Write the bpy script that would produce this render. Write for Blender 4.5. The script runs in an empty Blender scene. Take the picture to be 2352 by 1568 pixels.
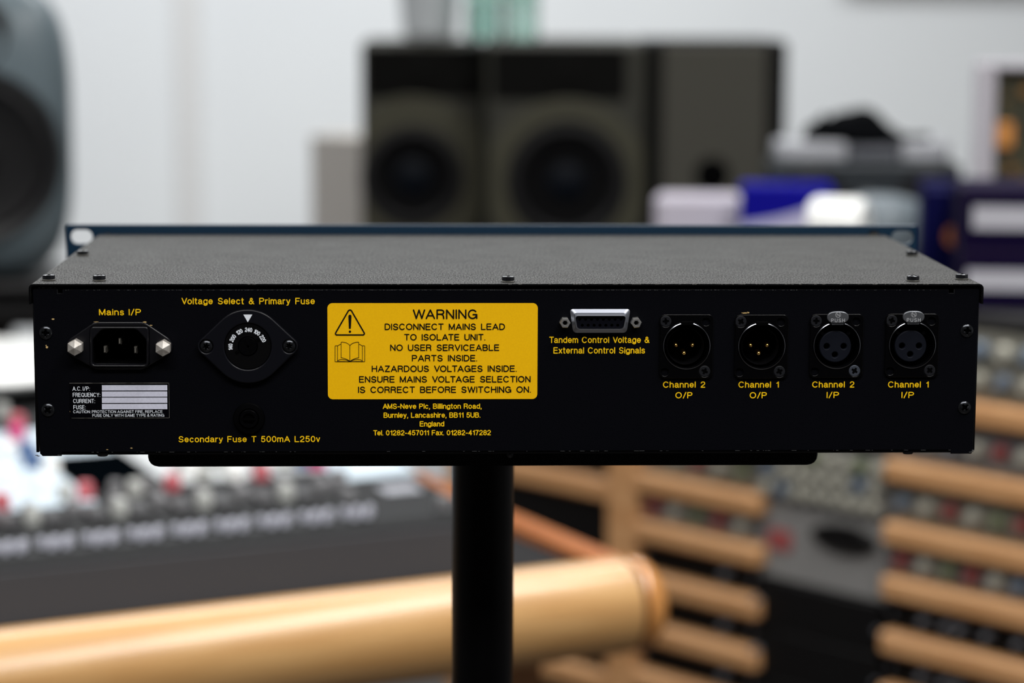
import bpy, math, random
from math import sin, cos, pi, tan, atan, atan2, radians, sqrt, hypot
from mathutils import Vector, Matrix
random.seed(7)
SC = bpy.context.scene
COL = SC.collection

# ------------------------------------------------------------------ camera
ZL = 1.1683                                  # height of the unit's lid
F = 5553.0                                   # 85 mm lens on a 36 mm frame, in pixels of 2352
CAM = Vector((-0.0410, -1.1257, ZL + 0.1317))
PITCH, YAW, ROLL = radians(8.04), radians(2.15), radians(0.25)
fw = Vector((sin(YAW) * cos(PITCH), cos(YAW) * cos(PITCH), -sin(PITCH)))
rt = fw.cross(Vector((0, 0, 1))).normalized()
up = rt.cross(fw)
rt, up = rt * cos(ROLL) + up * sin(ROLL), up * cos(ROLL) - rt * sin(ROLL)
cd = bpy.data.cameras.new('camera')
cd.lens, cd.sensor_width, cd.clip_start, cd.clip_end = 36 * F / 2352, 36, 0.05, 50
co = bpy.data.objects.new('camera', cd)
COL.objects.link(co)
co.matrix_world = Matrix(((rt.x, up.x, -fw.x, CAM.x), (rt.y, up.y, -fw.y, CAM.y), (rt.z, up.z, -fw.z, CAM.z), (0, 0, 0, 1)))
SC.camera = co
cd.dof.use_dof = True
cd.dof.focus_distance = (Vector((0, 0, ZL - 0.035)) - CAM).dot(fw)
cd.dof.aperture_fstop = 5.0
cd.dof.aperture_blades = 0

# ------------------------------------------------------------------ light
w = bpy.data.worlds.new('world'); SC.world = w; w.use_nodes = True
w.node_tree.nodes['Background'].inputs[0].default_value = (0.80, 0.88, 1, 1)
w.node_tree.nodes['Background'].inputs[1].default_value = 0.1
vs = SC.view_settings
vs.view_transform = 'Standard'; vs.look = 'None'; vs.gamma = 1; vs.use_curve_mapping = False
vs.exposure = 0.0


def area(name, loc, sx, sy, power, color=(1, 0.97, 0.93), rot=(0, 0, 0)):
    l = bpy.data.lights.new(name, 'AREA'); l.shape = 'RECTANGLE'; l.size, l.size_y = sx, sy
    l.energy, l.color = power, color
    o = bpy.data.objects.new(name, l); COL.objects.link(o); o.location = loc; o.rotation_euler = rot
    return o


area('ceiling_lamp_over_back', (-0.3, 2.9, 2.62), 2.6, 0.5, 57, (0.98, 0.99, 1))
area('ceiling_lamp_over_unit', (0.80, 0.40, 2.62), 0.40, 2.3, 58, (1, 0.98, 0.96))
area('ceiling_lamp_over_console', (-0.95, 0.70, 2.62), 0.34, 2.0, 36, (1, 0.98, 0.96))
area('panel_fill_lamp', (0.10, -1.30, 2.62), 2.0, 0.34, 52, (1, 0.98, 0.96))  # added lamp behind the camera, brightens the rear panel


# ------------------------------------------------------------------ pixel helpers
def ray(px, py):
    return fw + rt * ((px - 1176) / F) + up * ((784 - py) / F)


def at_d(px, py, d):                         # point seen at a pixel, at a distance along the view
    return CAM + ray(px, py) * d


def at_y(px, py, y):
    r = ray(px, py); return CAM + r * ((y - CAM.y) / r.y)


def at_z(px, py, z):
    r = ray(px, py); return CAM + r * ((z - CAM.z) / r.z)


def P(px, py, y=0.0):                        # (x, z) on the unit's rear panel
    v = at_y(px, py, y); return (v.x, v.z)


U = 1 / 4890.0                               # one photo pixel on the panel, in metres


# ------------------------------------------------------------------ materials
def lin(c):
    return tuple((x / 255 / 12.92 if x / 255 <= 0.04045 else ((x / 255 + 0.055) / 1.055) ** 2.4) for x in c[:3]) + (1,)


def mat(name, c, rough=0.5, metal=0.0, spec=0.5, coat=0.0, bump=None, vary=None, trans=0.0, emit=None):
    m = bpy.data.materials.new(name); m.use_nodes = True
    nt = m.node_tree; b = nt.nodes['Principled BSDF']
    b.inputs['Base Color'].default_value = lin(c); b.inputs['Roughness'].default_value = rough
    b.inputs['Metallic'].default_value = metal; b.inputs['Specular IOR Level'].default_value = spec
    b.inputs['Coat Weight'].default_value = coat; b.inputs['Coat Roughness'].default_value = 0.12
    b.inputs['Transmission Weight'].default_value = trans
    if emit:
        b.inputs['Emission Color'].default_value = lin(emit[0]); b.inputs['Emission Strength'].default_value = emit[1]
    if bump or vary:
        tc = nt.nodes.new('ShaderNodeTexCoord')
    if bump:                                 # (scale, strength, distance)
        n = nt.nodes.new('ShaderNodeTexNoise'); n.inputs['Scale'].default_value = bump[0]; n.inputs['Detail'].default_value = 3
        nt.links.new(tc.outputs['Object'], n.inputs['Vector'])
        bp = nt.nodes.new('ShaderNodeBump'); bp.inputs['Strength'].default_value = bump[1]; bp.inputs['Distance'].default_value = bump[2]
        nt.links.new(n.outputs['Fac'], bp.inputs['Height']); nt.links.new(bp.outputs['Normal'], b.inputs['Normal'])
    if vary:                                 # (scale, colour 2, stretch)
        n = nt.nodes.new('ShaderNodeTexNoise'); n.inputs['Scale'].default_value = vary[0]; n.inputs['Detail'].default_value = 4
        mp = nt.nodes.new('ShaderNodeMapping'); mp.inputs['Scale'].default_value = vary[2] if len(vary) > 2 else (1, 1, 1)
        nt.links.new(tc.outputs['Object'], mp.inputs['Vector']); nt.links.new(mp.outputs[0], n.inputs['Vector'])
        r = nt.nodes.new('ShaderNodeValToRGB'); r.color_ramp.elements[0].position = 0.38; r.color_ramp.elements[1].position = 0.62
        r.color_ramp.elements[0].color = lin(c); r.color_ramp.elements[1].color = lin(vary[1])
        nt.links.new(n.outputs['Fac'], r.inputs[0]); nt.links.new(r.outputs[0], b.inputs['Base Color'])
    return m


WALL = mat('white_paint', (226, 230, 232), 0.7, vary=(1.3, (222, 226, 229)))
TRIMW = mat('trim_paint', (216, 217, 217), 0.6)
CEIL = mat('ceiling_paint', (225, 225, 222), 0.8)
FLOORM = mat('dark_floor', (52, 48, 45), 0.5, vary=(6, (62, 57, 52), (1, 8, 1)))
LIDM = mat('crinkle_black_lid', (14, 14, 13), 0.5, spec=0.22)


def grain(m, scale, lo, hi, r0, r1):
    """crinkled paint: fine noise drives tone, gloss and relief together"""
    nt = m.node_tree; b = nt.nodes['Principled BSDF']
    tc = nt.nodes.new('ShaderNodeTexCoord'); mp = nt.nodes.new('ShaderNodeMapping'); mp.inputs['Scale'].default_value = (1, .32, 1)
    n = nt.nodes.new('ShaderNodeTexNoise'); n.inputs['Scale'].default_value = scale; n.inputs['Detail'].default_value = 2
    big = nt.nodes.new('ShaderNodeTexNoise'); big.inputs['Scale'].default_value = 46; big.inputs['Detail'].default_value = 3
    ad = nt.nodes.new('ShaderNodeMath'); ad.operation = 'MULTIPLY_ADD'; ad.inputs[1].default_value = .10; ad.inputs[2].default_value = -.05
    su = nt.nodes.new('ShaderNodeMath'); su.operation = 'ADD'
    rp = nt.nodes.new('ShaderNodeValToRGB'); e = rp.color_ramp.elements
    e[0].position, e[1].position = .36, .64; e[0].color, e[1].color = lin(lo), lin(hi)
    rr = nt.nodes.new('ShaderNodeMapRange'); rr.inputs[1].default_value = .35; rr.inputs[2].default_value = .65; rr.inputs[3].default_value = r1; rr.inputs[4].default_value = r0
    bp = nt.nodes.new('ShaderNodeBump'); bp.inputs['Strength'].default_value = .9; bp.inputs['Distance'].default_value = .0009
    L = nt.links.new
    L(tc.outputs['Object'], mp.inputs[0]); L(mp.outputs[0], n.inputs['Vector']); L(tc.outputs['Object'], big.inputs['Vector'])
    L(big.outputs['Fac'], ad.inputs[0]); L(n.outputs['Fac'], su.inputs[0]); L(ad.outputs[0], su.inputs[1])
    L(su.outputs[0], rp.inputs[0]); L(su.outputs[0], rr.inputs[0]); L(n.outputs['Fac'], bp.inputs['Height'])
    L(rp.outputs[0], b.inputs['Base Color']); L(rr.outputs[0], b.inputs['Roughness']); L(bp.outputs[0], b.inputs['Normal'])


grain(LIDM, 1500, (2, 2, 2), (46, 46, 44), .40, .78)  # speckle tones paint in the light and shade of the crinkle
PANEL = mat('satin_black_panel', (4.2, 4.8, 9), 0.45, spec=0.09, bump=(1800, 0.35, 0.0002))
STEELB = mat('black_steel', (3, 3, 4), 0.45, spec=0.1)
PLASTIC = mat('black_plastic', (13, 13, 17), 0.3, spec=0.3)
FUSEM = mat('fuse_black', (2, 2, 3), 0.35, spec=0.12)
DIALM = mat('black_dial_plastic', (9, 10, 16), 0.35, spec=0.25)
XLRB = mat('black_enamel', (2, 2, 3), 0.24, spec=0.2)
RINGM = mat('black_chrome', (110, 112, 118), 0.22, metal=1.0)
VOID = mat('unlit_cavity', (1.5, 1.5, 2), 0.8, spec=0.03)
INSERT = mat('dark_insert', (12, 15, 24), 0.6, spec=0.12)
SCREWB = mat('blackened_screw', (58, 60, 64), 0.2, metal=0.9)
SCREWD = mat('dull_screw', (26, 27, 31), 0.42, metal=0.2, spec=.3)
SCREWL = mat('bright_screw', (88, 94, 106), 0.35, metal=0.7)
NICKEL = mat('nickel', (172, 172, 170), 0.28, metal=0.75, bump=(900, 0.2, 0.0003))
WASHM = mat('dull_washer', (74, 73, 68), .4, metal=.3)
NUTM = mat('worn_nut', (182, 179, 174), 0.42, metal=0.5, vary=(380, (160, 155, 148)))
ZINC = mat('zinc_shell', (150, 154, 164), 0.38, metal=0.9)
LATCH = mat('latch_metal', (112, 115, 120), 0.4, metal=0.8)
LATCHT = mat('latch_relief', (205, 208, 212), 0.4, metal=0.5)
GOLD = mat('gold_pin', (240, 190, 105), 0.2, metal=1.0)
BRASS = mat('pin_blade', (205, 200, 188), 0.3, metal=0.9)
YEL = mat('yellow_ink', (246, 198, 10), 0.5, spec=0.3)
YELP = mat('yellow_label', (240, 186, 0), 0.45, spec=0.3, vary=(1500, (236, 181, 0)))
INKB = mat('black_ink', (8, 7, 5), 0.5, spec=0.2)
WHT = mat('white_ink', (222, 228, 236), 0.5, spec=0.3)
FIELD = mat('blank_field', (206, 208, 224), 0.5, spec=0.3, vary=(1200, (198, 200, 216)))
CHIP = mat('bare_chip', (190, 160, 105), 0.6)
GLINT = mat('bare_edge', (170, 168, 160), 0.35, metal=0.8, vary=(700, (22, 22, 22)))
BLUEP = mat('blue_front_panel', (13, 40, 60), 0.35, spec=0.4)
WOOD = mat('varnished_beech', (194, 152, 98), 0.38, coat=0.48, vary=(9, (183, 138, 84), (1, 14, 14)))
WOOD.node_tree.nodes['Principled BSDF'].inputs['Coat Roughness'].default_value = .2
WOODO = mat('orange_edge_wood', (172, 102, 48), 0.35, coat=0.4, vary=(9, (156, 88, 38), (14, 1, 14)))
WOODR = mat('rack_wood', (196, 150, 104), 0.5, vary=(11, (180, 132, 86), (1, 12, 12)))
DESKG = mat('graphite_desk', (34, 34, 35), 0.85, spec=.1)
CONG = mat('console_grey', (50, 51, 52), 0.85, spec=.06)
CONB = mat('console_black', (22, 22, 23), 0.4)


# ------------------------------------------------------------------ mesh builder
class MB:
    def __init__(s): s.v, s.f, s.sm, s.lift = [], [], [], 0

    def add(s, vs_, fs, smooth=False):
        o = len(s.v); s.v += [tuple(p) for p in vs_]; s.f += [tuple(i + o for i in f) for f in fs]; s.sm += [smooth] * len(fs)
        return s

    def box(s, x0, x1, y0, y1, z0, z1, c=0.0):
        if c <= 0:
            vs_ = [(x, y, z) for z in (z0, z1) for y in (y0, y1) for x in (x0, x1)]
            return s.add(vs_, [(0, 2, 3, 1), (4, 5, 7, 6), (0, 1, 5, 4), (2, 6, 7, 3), (0, 4, 6, 2), (1, 3, 7, 5)])
        vs_, ix = [], {}
        X, Y, Z = (x0, x1), (y0, y1), (z0, z1)
        for i in (0, 1):
            for j in (0, 1):
                for k in (0, 1):
                    sx, sy, sz = (1, -1)[i], (1, -1)[j], (1, -1)[k]
                    for a, d in enumerate(((0, sy * c, sz * c), (sx * c, 0, sz * c), (sx * c, sy * c, 0))):
                        ix[i, j, k, a] = len(vs_); vs_.append((X[i] + d[0], Y[j] + d[1], Z[k] + d[2]))
        g = lambda i, j, k, a: ix[i, j, k, a]
        fs = []
        for i in (0, 1): fs.append([g(i, 0, 0, 0), g(i, 1, 0, 0), g(i, 1, 1, 0), g(i, 0, 1, 0)][::(-1 if i == 0 else 1)])
        for j in (0, 1): fs.append([g(0, j, 0, 1), g(1, j, 0, 1), g(1, j, 1, 1), g(0, j, 1, 1)][::(1 if j == 0 else -1)])
        for k in (0, 1): fs.append([g(0, 0, k, 2), g(1, 0, k, 2), g(1, 1, k, 2), g(0, 1, k, 2)][::(-1 if k == 0 else 1)])
        for i in (0, 1):
            for j in (0, 1): fs.append([g(i, j, 0, 0), g(i, j, 1, 0), g(i, j, 1, 1), g(i, j, 0, 1)][::(1 if i == j else -1)])
            for k in (0, 1): fs.append([g(i, 0, k, 0), g(i, 0, k, 2), g(i, 1, k, 2), g(i, 1, k, 0)][::(1 if i == k else -1)])
        for j in (0, 1):
            for k in (0, 1): fs.append([g(0, j, k, 1), g(0, j, k, 2), g(1, j, k, 2), g(1, j, k, 1)][::(-1 if j == k else 1)])
        for i in (0, 1):
            for j in (0, 1):
                for k in (0, 1): fs.append([g(i, j, k, 0), g(i, j, k, 1), g(i, j, k, 2)][::(-1 if (i + j + k) % 2 else 1)])
        return s.add(vs_, fs)

    def lathe(s, prof, c=(0, 0, 0), axis='y', n=32, smooth=True, a0=0.0):
        """prof: (r, h) pairs; h runs along -y (towards the viewer) for axis 'y', along +z for axis 'z', along +x for 'x'"""
        vs_, fs = [], []
        for r, h in prof:
            for i in range(n):
                a = a0 + 2 * pi * i / n
                if axis == 'y': vs_.append((c[0] + r * cos(a), c[1] - h, c[2] + r * sin(a)))
                elif axis == 'z': vs_.append((c[0] + r * cos(a), c[1] + r * sin(a), c[2] + h))
                else: vs_.append((c[0] + h, c[1] + r * cos(a), c[2] + r * sin(a)))
        for k in range(len(prof) - 1):
            for i in range(n):
                j = (i + 1) % n; fs.append((k * n + i, k * n + j, (k + 1) * n + j, (k + 1) * n + i))
        return s.add(vs_, fs, smooth)

    def prism(s, pts, y0, y1, c=0.0):
        """outline in (x, z) counter-clockwise as seen by the viewer, from y0 (back) to y1 (front, smaller)"""
        n = len(pts)
        cx = sum(p[0] for p in pts) / n; cz = sum(p[1] for p in pts) / n
        def inset(p):
            d = hypot(p[0] - cx, p[1] - cz) or 1; return (p[0] - (p[0] - cx) / d * c, p[1] - (p[1] - cz) / d * c)
        rings = [[(p[0], y0, p[1]) for p in pts], [(p[0], y1 + c, p[1]) for p in pts]]
        if c > 0:
            q = [inset(p) for p in pts]; rings.append([(p[0], y1, p[1]) for p in q])
        vs_ = [p for r in rings for p in r]; fs = []
        for k in range(len(rings) - 1):
            for i in range(n):
                j = (i + 1) % n; fs.append((k * n + i, k * n + j, (k + 1) * n + j, (k + 1) * n + i))
        fs.append(tuple(range((len(rings) - 1) * n, len(rings) * n))); fs.append(tuple(range(n))[::-1])
        return s.add(vs_, fs)

    def tube(s, pts, r, n=10, smooth=True):
        ring = []
        for i, p in enumerate(pts):
            p = Vector(p); a = Vector(pts[max(0, i - 1)]); b = Vector(pts[min(len(pts) - 1, i + 1)])
            d = (b - a).normalized(); h = Vector((0, 0, 1)) if abs(d.z) < 0.9 else Vector((1, 0, 0))
            e1 = d.cross(h).normalized(); e2 = d.cross(e1)
            rr = r[i] if isinstance(r, (list, tuple)) else r
            ring.append([p + e1 * rr * cos(2 * pi * k / n) + e2 * rr * sin(2 * pi * k / n) for k in range(n)])
        vs_ = [q for rg in ring for q in rg]; fs = []
        for k in range(len(ring) - 1):
            for i in range(n):
                j = (i + 1) % n; fs.append((k * n + i, k * n + j, (k + 1) * n + j, (k + 1) * n + i))
        fs.append(tuple(range(n))[::-1]); fs.append(tuple(range((len(ring) - 1) * n, len(ring) * n)))
        return s.add(vs_, fs, smooth)

    def build(s, name, m, parent=None, label=None):
        me = bpy.data.meshes.new(name); me.from_pydata(s.v, [], s.f); me.materials.append(m)
        me.polygons.foreach_set('use_smooth', s.sm); me.update()
        if any(s.sm): me.set_sharp_from_angle(angle=radians(38))
        return link(name, me, parent, label)


def link(name, me, parent=None, label=None):
    o = bpy.data.objects.new(name, me); COL.objects.link(o)
    if parent: o.parent = parent
    if label: o['label'] = label
    return o


def thing(name, label, cat, loc=(0, 0, 0), rz=0.0, group=None):
    o = bpy.data.objects.new(name, None); COL.objects.link(o); o.empty_display_size = 0.05
    o.location = loc; o.rotation_euler = (0, 0, rz); o['label'] = label; o['category'] = cat
    if group: o['group'] = group
    return o


def tag(o, label, cat, group=None):
    o['label'] = label; o['category'] = cat
    if group: o['group'] = group
    return o


def struct(o): o['kind'] = 'structure'; return o


def part(parent, name, x, loc=None, rz=0.0):
    """a copy of part x (sharing mesh data) under another parent"""
    o = x.copy(); COL.objects.link(o); o.name = name; o.parent = parent
    if loc is not None: o.location = loc
    return o


def plate(name, loops, y_back, y_front, m, parent, bev=0.0, label=None, seg=2):
    """flat plate with holes: loops of (x, z) points, thickness from y_back to y_front (smaller y = nearer)"""
    cu = bpy.data.curves.new(name, 'CURVE'); cu.dimensions = '2D'; cu.fill_mode = 'BOTH'
    for lp in loops:
        sp = cu.splines.new('POLY'); sp.points.add(len(lp) - 1)
        for q, p in zip(sp.points, lp): q.co = (p[0], p[1], 0, 1)
        sp.use_cyclic_u = True
    h = (y_back - y_front) / 2
    cu.extrude = max(h - bev, 1e-6); cu.bevel_depth = bev; cu.bevel_resolution = seg; cu.offset = -bev
    o = bpy.data.objects.new(name, cu); COL.objects.link(o)
    dg = bpy.context.evaluated_depsgraph_get(); dg.update()
    me = bpy.data.meshes.new_from_object(o.evaluated_get(dg)); me.name = name
    bpy.data.objects.remove(o); bpy.data.curves.remove(cu)
    yc = (y_back + y_front) / 2
    me.transform(Matrix(((1, 0, 0, 0), (0, 0, -1, yc), (0, 1, 0, 0), (0, 0, 0, 1))))
    me.materials.clear(); me.materials.append(m)
    return link(name, me, parent, label)


def circ(cx, cz, r, n=40, rz=None):
    return [(cx + r * cos(2 * pi * i / n), cz + (rz or r) * sin(2 * pi * i / n)) for i in range(n)]


def rrect(x0, x1, z0, z1, r, n=6):
    o = []
    for cx, cz, a in ((x1 - r, z1 - r, 0), (x0 + r, z1 - r, 90), (x0 + r, z0 + r, 180), (x1 - r, z0 + r, 270)):
        for i in range(n + 1):
            t = radians(a + 90 * i / n); o.append((cx + r * cos(t), cz + r * sin(t)))
    return o


def roundpoly(pts, r, n=5):
    o = []; N = len(pts)
    for i in range(N):
        a, b, c = Vector(pts[i - 1]), Vector(pts[i]), Vector(pts[(i + 1) % N])
        d1, d2 = (a - b).normalized(), (c - b).normalized()
        k = min(r, (a - b).length * .45, (c - b).length * .45)
        p, q = b + d1 * k, b + d2 * k
        for j in range(n + 1):
            t = j / n; o.append(tuple(p * (1 - t) ** 2 + b * 2 * t * (1 - t) + q * t * t))
    return o


# ------------------------------------------------------------------ stroke lettering
def A(cx, cy, rx, ry, a0, a1):
    n = max(4, int(abs(a1 - a0) / 18))
    return [(cx + rx * cos(radians(a0 + (a1 - a0) * i / n)), cy + ry * sin(radians(a0 + (a1 - a0) * i / n))) for i in range(n + 1)]


XH = .73
G = {
    'A': (.74, [[(0, 0), (.37, 1), (.74, 0)], [(.12, .32), (.62, .32)]]),
    'B': (.62, [[(0, .53), (.35, .53)] + A(.35, .265, .27, .265, 90, -90) + [(0, 0), (0, 1), (.33, 1)] + A(.33, .765, .235, .235, 90, -90)]),
    'C': (.72, [A(.37, .5, .37, .5, 42, 318)]),
    'D': (.66, [[(0, 0), (0, 1), (.28, 1)] + A(.28, .5, .38, .5, 90, -90) + [(0, 0)]]),
    'E': (.58, [[(.56, 1), (0, 1), (0, 0), (.58, 0)], [(0, .53), (.52, .53)]]),
    'F': (.54, [[(.54, 1), (0, 1), (0, 0)], [(0, .51), (.47, .51)]]),
    'G': (.75, [A(.37, .5, .37, .5, 40, 335), [(.42, .46), (.75, .46), (.75, .02)]]),
    'H': (.62, [[(0, 0), (0, 1)], [(.62, 0), (.62, 1)], [(0, .53), (.62, .53)]]),
    'I': (.0, [[(0, 0), (0, 1)]]),
    'L': (.52, [[(0, 1), (0, 0), (.52, 0)]]),
    'M': (.72, [[(0, 0), (0, 1), (.36, .05), (.72, 1), (.72, 0)]]),
    'N': (.62, [[(0, 0), (0, 1), (.62, 0), (.62, 1)]]),
    'O': (.78, [A(.39, .5, .39, .5, 0, 360)]),
    'P': (.6, [[(0, 0), (0, 1), (.34, 1)] + A(.34, .735, .26, .265, 90, -90) + [(0, .47)]]),
    'Q': (.78, [A(.39, .5, .39, .5, 0, 360), [(.48, .22), (.76, -.04)]]),
    'R': (.62, [[(0, 0), (0, 1), (.36, 1)] + A(.36, .755, .24, .245, 90, -90) + [(0, .51)], [(.34, .51), (.5, .45), (.56, .3), (.6, 0)]]),
    'S': (.62, [A(.31, .745, .27, .255, 15, 260) + A(.31, .245, .3, .245, 80, -165)]),
    'T': (.62, [[(0, 1), (.62, 1)], [(.31, 1), (.31, 0)]]),
    'U': (.62, [[(0, 1), (0, .31)] + A(.31, .31, .31, .31, 180, 360) + [(.62, 1)]]),
    'V': (.68, [[(0, 1), (.34, 0), (.68, 1)]]),
    'W': (1.0, [[(0, 1), (.25, 0), (.5, 1), (.75, 0), (1, 1)]]),
    'Y': (.68, [[(0, 1), (.34, .42), (.68, 1)], [(.34, .42), (.34, 0)]]),
    'Z': (.6, [[(.02, 1), (.58, 1), (0, 0), (.6, 0)]]),
    'a': (.5, [A(.24, .52, .21, .21, 160, 0) + [(.46, .12), (.52, 0)], [(.46, .42), (.2, .38)] + A(.2, .19, .2, .19, 90, 270) + [(.3, .03), (.44, .15)]]),
    'b': (.5, [[(0, 0), (0, 1)], A(.25, .365, .25, .365, 0, 360)]),
    'c': (.48, [A(.25, .365, .25, .365, 40, 320)]),
    'd': (.5, [[(.5, 0), (.5, 1)], A(.25, .365, .25, .365, 0, 360)]),
    'e': (.5, [[(0, .38), (.5, .38)] + A(.25, .375, .25, .355, 0, 325)]),
    'g': (.5, [[(.5, XH), (.5, 0)] + A(.25, -.02, .25, .22, 0, -160), A(.25, .365, .25, .365, 0, 360)]),
    'h': (.46, [[(0, 0), (0, 1)], [(0, .45)] + A(.23, .47, .23, .26, 180, 0) + [(.46, 0)]]),
    'i': (.0, [[(0, 0), (0, XH)], [(0, .97), (0, .99)]]),
    'k': (.44, [[(0, 0), (0, 1)], [(.42, XH), (0, .28)], [(.15, .42), (.44, 0)]]),
    'l': (.0, [[(0, 0), (0, 1)]]),
    'm': (.76, [[(0, 0), (0, XH)], [(0, .45)] + A(.19, .5, .19, .23, 180, 0) + [(.38, 0)], [(.38, .45)] + A(.57, .5, .19, .23, 180, 0) + [(.76, 0)]]),
    'n': (.46, [[(0, 0), (0, XH)], [(0, .45)] + A(.23, .47, .23, .26, 180, 0) + [(.46, 0)]]),
    'o': (.52, [A(.26, .365, .26, .365, 0, 360)]),
    'p': (.5, [[(0, -.25), (0, XH)], A(.25, .365, .25, .365, 0, 360)]),
    'r': (.26, [[(0, 0), (0, XH)], [(0, .45)] + A(.23, .47, .23, .25, 180, 80)]),
    's': (.44, [A(.22, .545, .19, .185, 20, 255) + A(.22, .185, .21, .185, 75, -160)]),
    't': (.24, [[(.1, .97), (.1, .12), (.16, .01), (.25, .01)], [(0, XH), (.25, XH)]]),
    'u': (.46, [[(0, XH), (0, .26)] + A(.23, .26, .23, .26, 180, 360), [(.46, XH), (.46, 0)]]),
    'v': (.44, [[(0, XH), (.22, 0), (.44, XH)]]),
    'w': (.7, [[(0, XH), (.17, 0), (.35, XH), (.53, 0), (.7, XH)]]),
    'x': (.44, [[(0, XH), (.44, 0)], [(0, 0), (.44, XH)]]),
    'y': (.46, [[(0, XH), (.24, .02)], [(.46, XH), (.2, -.15), (.13, -.22), (.03, -.22)]]),
    '0': (.54, [A(.27, .5, .27, .5, 0, 360)]),
    '1': (.3, [[(.05, .76), (.16, .79), (.28, 1), (.28, 0)]]),
    '2': (.54, [A(.27, .72, .26, .28, 170, -35) + [(.08, .17), (0, 0), (.54, 0)]]),
    '4': (.56, [[(.42, 0), (.42, 1), (0, .29), (.56, .29)]]),
    '5': (.54, [[(.48, 1), (.1, 1), (.04, .5)] + A(.26, .32, .27, .32, 125, -155)]),
    '7': (.52, [[(0, 1), (.52, 1), (.3, .55), (.18, 0)]]),
    '8': (.54, [A(.27, .755, .23, .24, -90, 270), A(.27, .265, .27, .26, 90, 450)]),
    '&': (.66, [[(.66, 0), (.19, .66)] + A(.31, .81, .15, .18, 220, -50) + [(.2, .52)] + A(.25, .27, .25, .27, 125, 290) + [(.5, .2), (.58, .44)]]),
    '/': (.36, [[(0, -.04), (.36, 1.04)]]),
    '-': (.3, [[(0, .38), (.3, .38)]]),
    '.': (.0, [[(0, .01), (.005, .01)]]),
    ',': (.06, [[(.05, .02), (.04, -.1), (0, -.2)]]),
    ':': (.0, [[(0, .01), (.005, .01)], [(0, .62), (.005, .62)]]),
}


def layout(text, gap, space):
    x = 0; out = []
    prev = None
    for ch in text:
        if ch == ' ': x += space; continue
        wd, st = G[ch]
        kern = 0
        if prev and (prev + ch) in ('VO', 'AV', 'AT', 'TA', 'Ta', 'Te', 'Vo', 'LT', 'AM', 'WA', 'P,'): kern = -.09
        x += kern
        out.append((x, st)); x += wd + gap; prev = ch
    return out, x - gap


def ribbon(mb, pts, t, y, tf, disc=8):
    """flat stroke of width t with round ends and joints, in the plane y; tf maps font space to (x, z).
    Every piece lies a hair above the one before, so overlapping pieces never share a plane."""
    q = [tf(*p) for p in pts]
    k = 0
    for a, b in zip(q, q[1:]):
        dx, dz = b[0] - a[0], b[1] - a[1]; L = hypot(dx, dz)
        if L < 1e-9: continue
        nx, nz = -dz / L * t / 2, dx / L * t / 2
        mb.lift += 1; yy = y - mb.lift % 60 * 1.5e-6
        mb.add([(a[0] - nx, yy, a[1] - nz), (b[0] - nx, yy, b[1] - nz), (b[0] + nx, yy, b[1] + nz), (a[0] + nx, yy, a[1] + nz)], [(0, 1, 2, 3)])
    for i, p in enumerate(q):
        if 0 < i < len(q) - 1:
            a, b = q[i - 1], q[i + 1]
            t1, t2 = atan2(p[1] - a[1], p[0] - a[0]), atan2(b[1] - p[1], b[0] - p[0])
            if abs((t2 - t1 + pi) % (2 * pi) - pi) < 0.12: continue
        mb.lift += 1; yy = y - mb.lift % 60 * 1.5e-6
        mb.add([(p[0] + t / 2 * cos(2 * pi * k / disc), yy, p[1] + t / 2 * sin(2 * pi * k / disc)) for k in range(disc)], [tuple(range(disc))])


def letter(mb, text, xl, xr, base, cap, t, y, gap=.27, space=.48, org=None):
    """xl, xr, base in photo pixels on the panel (outer extents); cap and stroke t in pixels"""
    lay, W_ = layout(text, gap, space)
    a = Vector(P(xl, base, y)); b = Vector(P(xr, base, y)); z0 = (a.y + b.y) / 2
    sx = (b.x - a.x - t * U) / W_; sz = (cap - t) * U
    for x0, sts in lay:
        for st in sts:
            ribbon(mb, st, t * U, y, lambda px, pz: (a.x + t * U / 2 + (x0 + px) * sx, z0 + t * U / 2 + pz * sz))


def text_part(text, xl, xr, base, cap, t, m, parent, y=-0.0002, gap=.27, space=.48, label=None):
    mb = MB(); letter(mb, text, xl, xr, base, cap, t, y, gap, space)
    return mb.build('lettering', m, parent, label or ('printed text reading ' + text))


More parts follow.
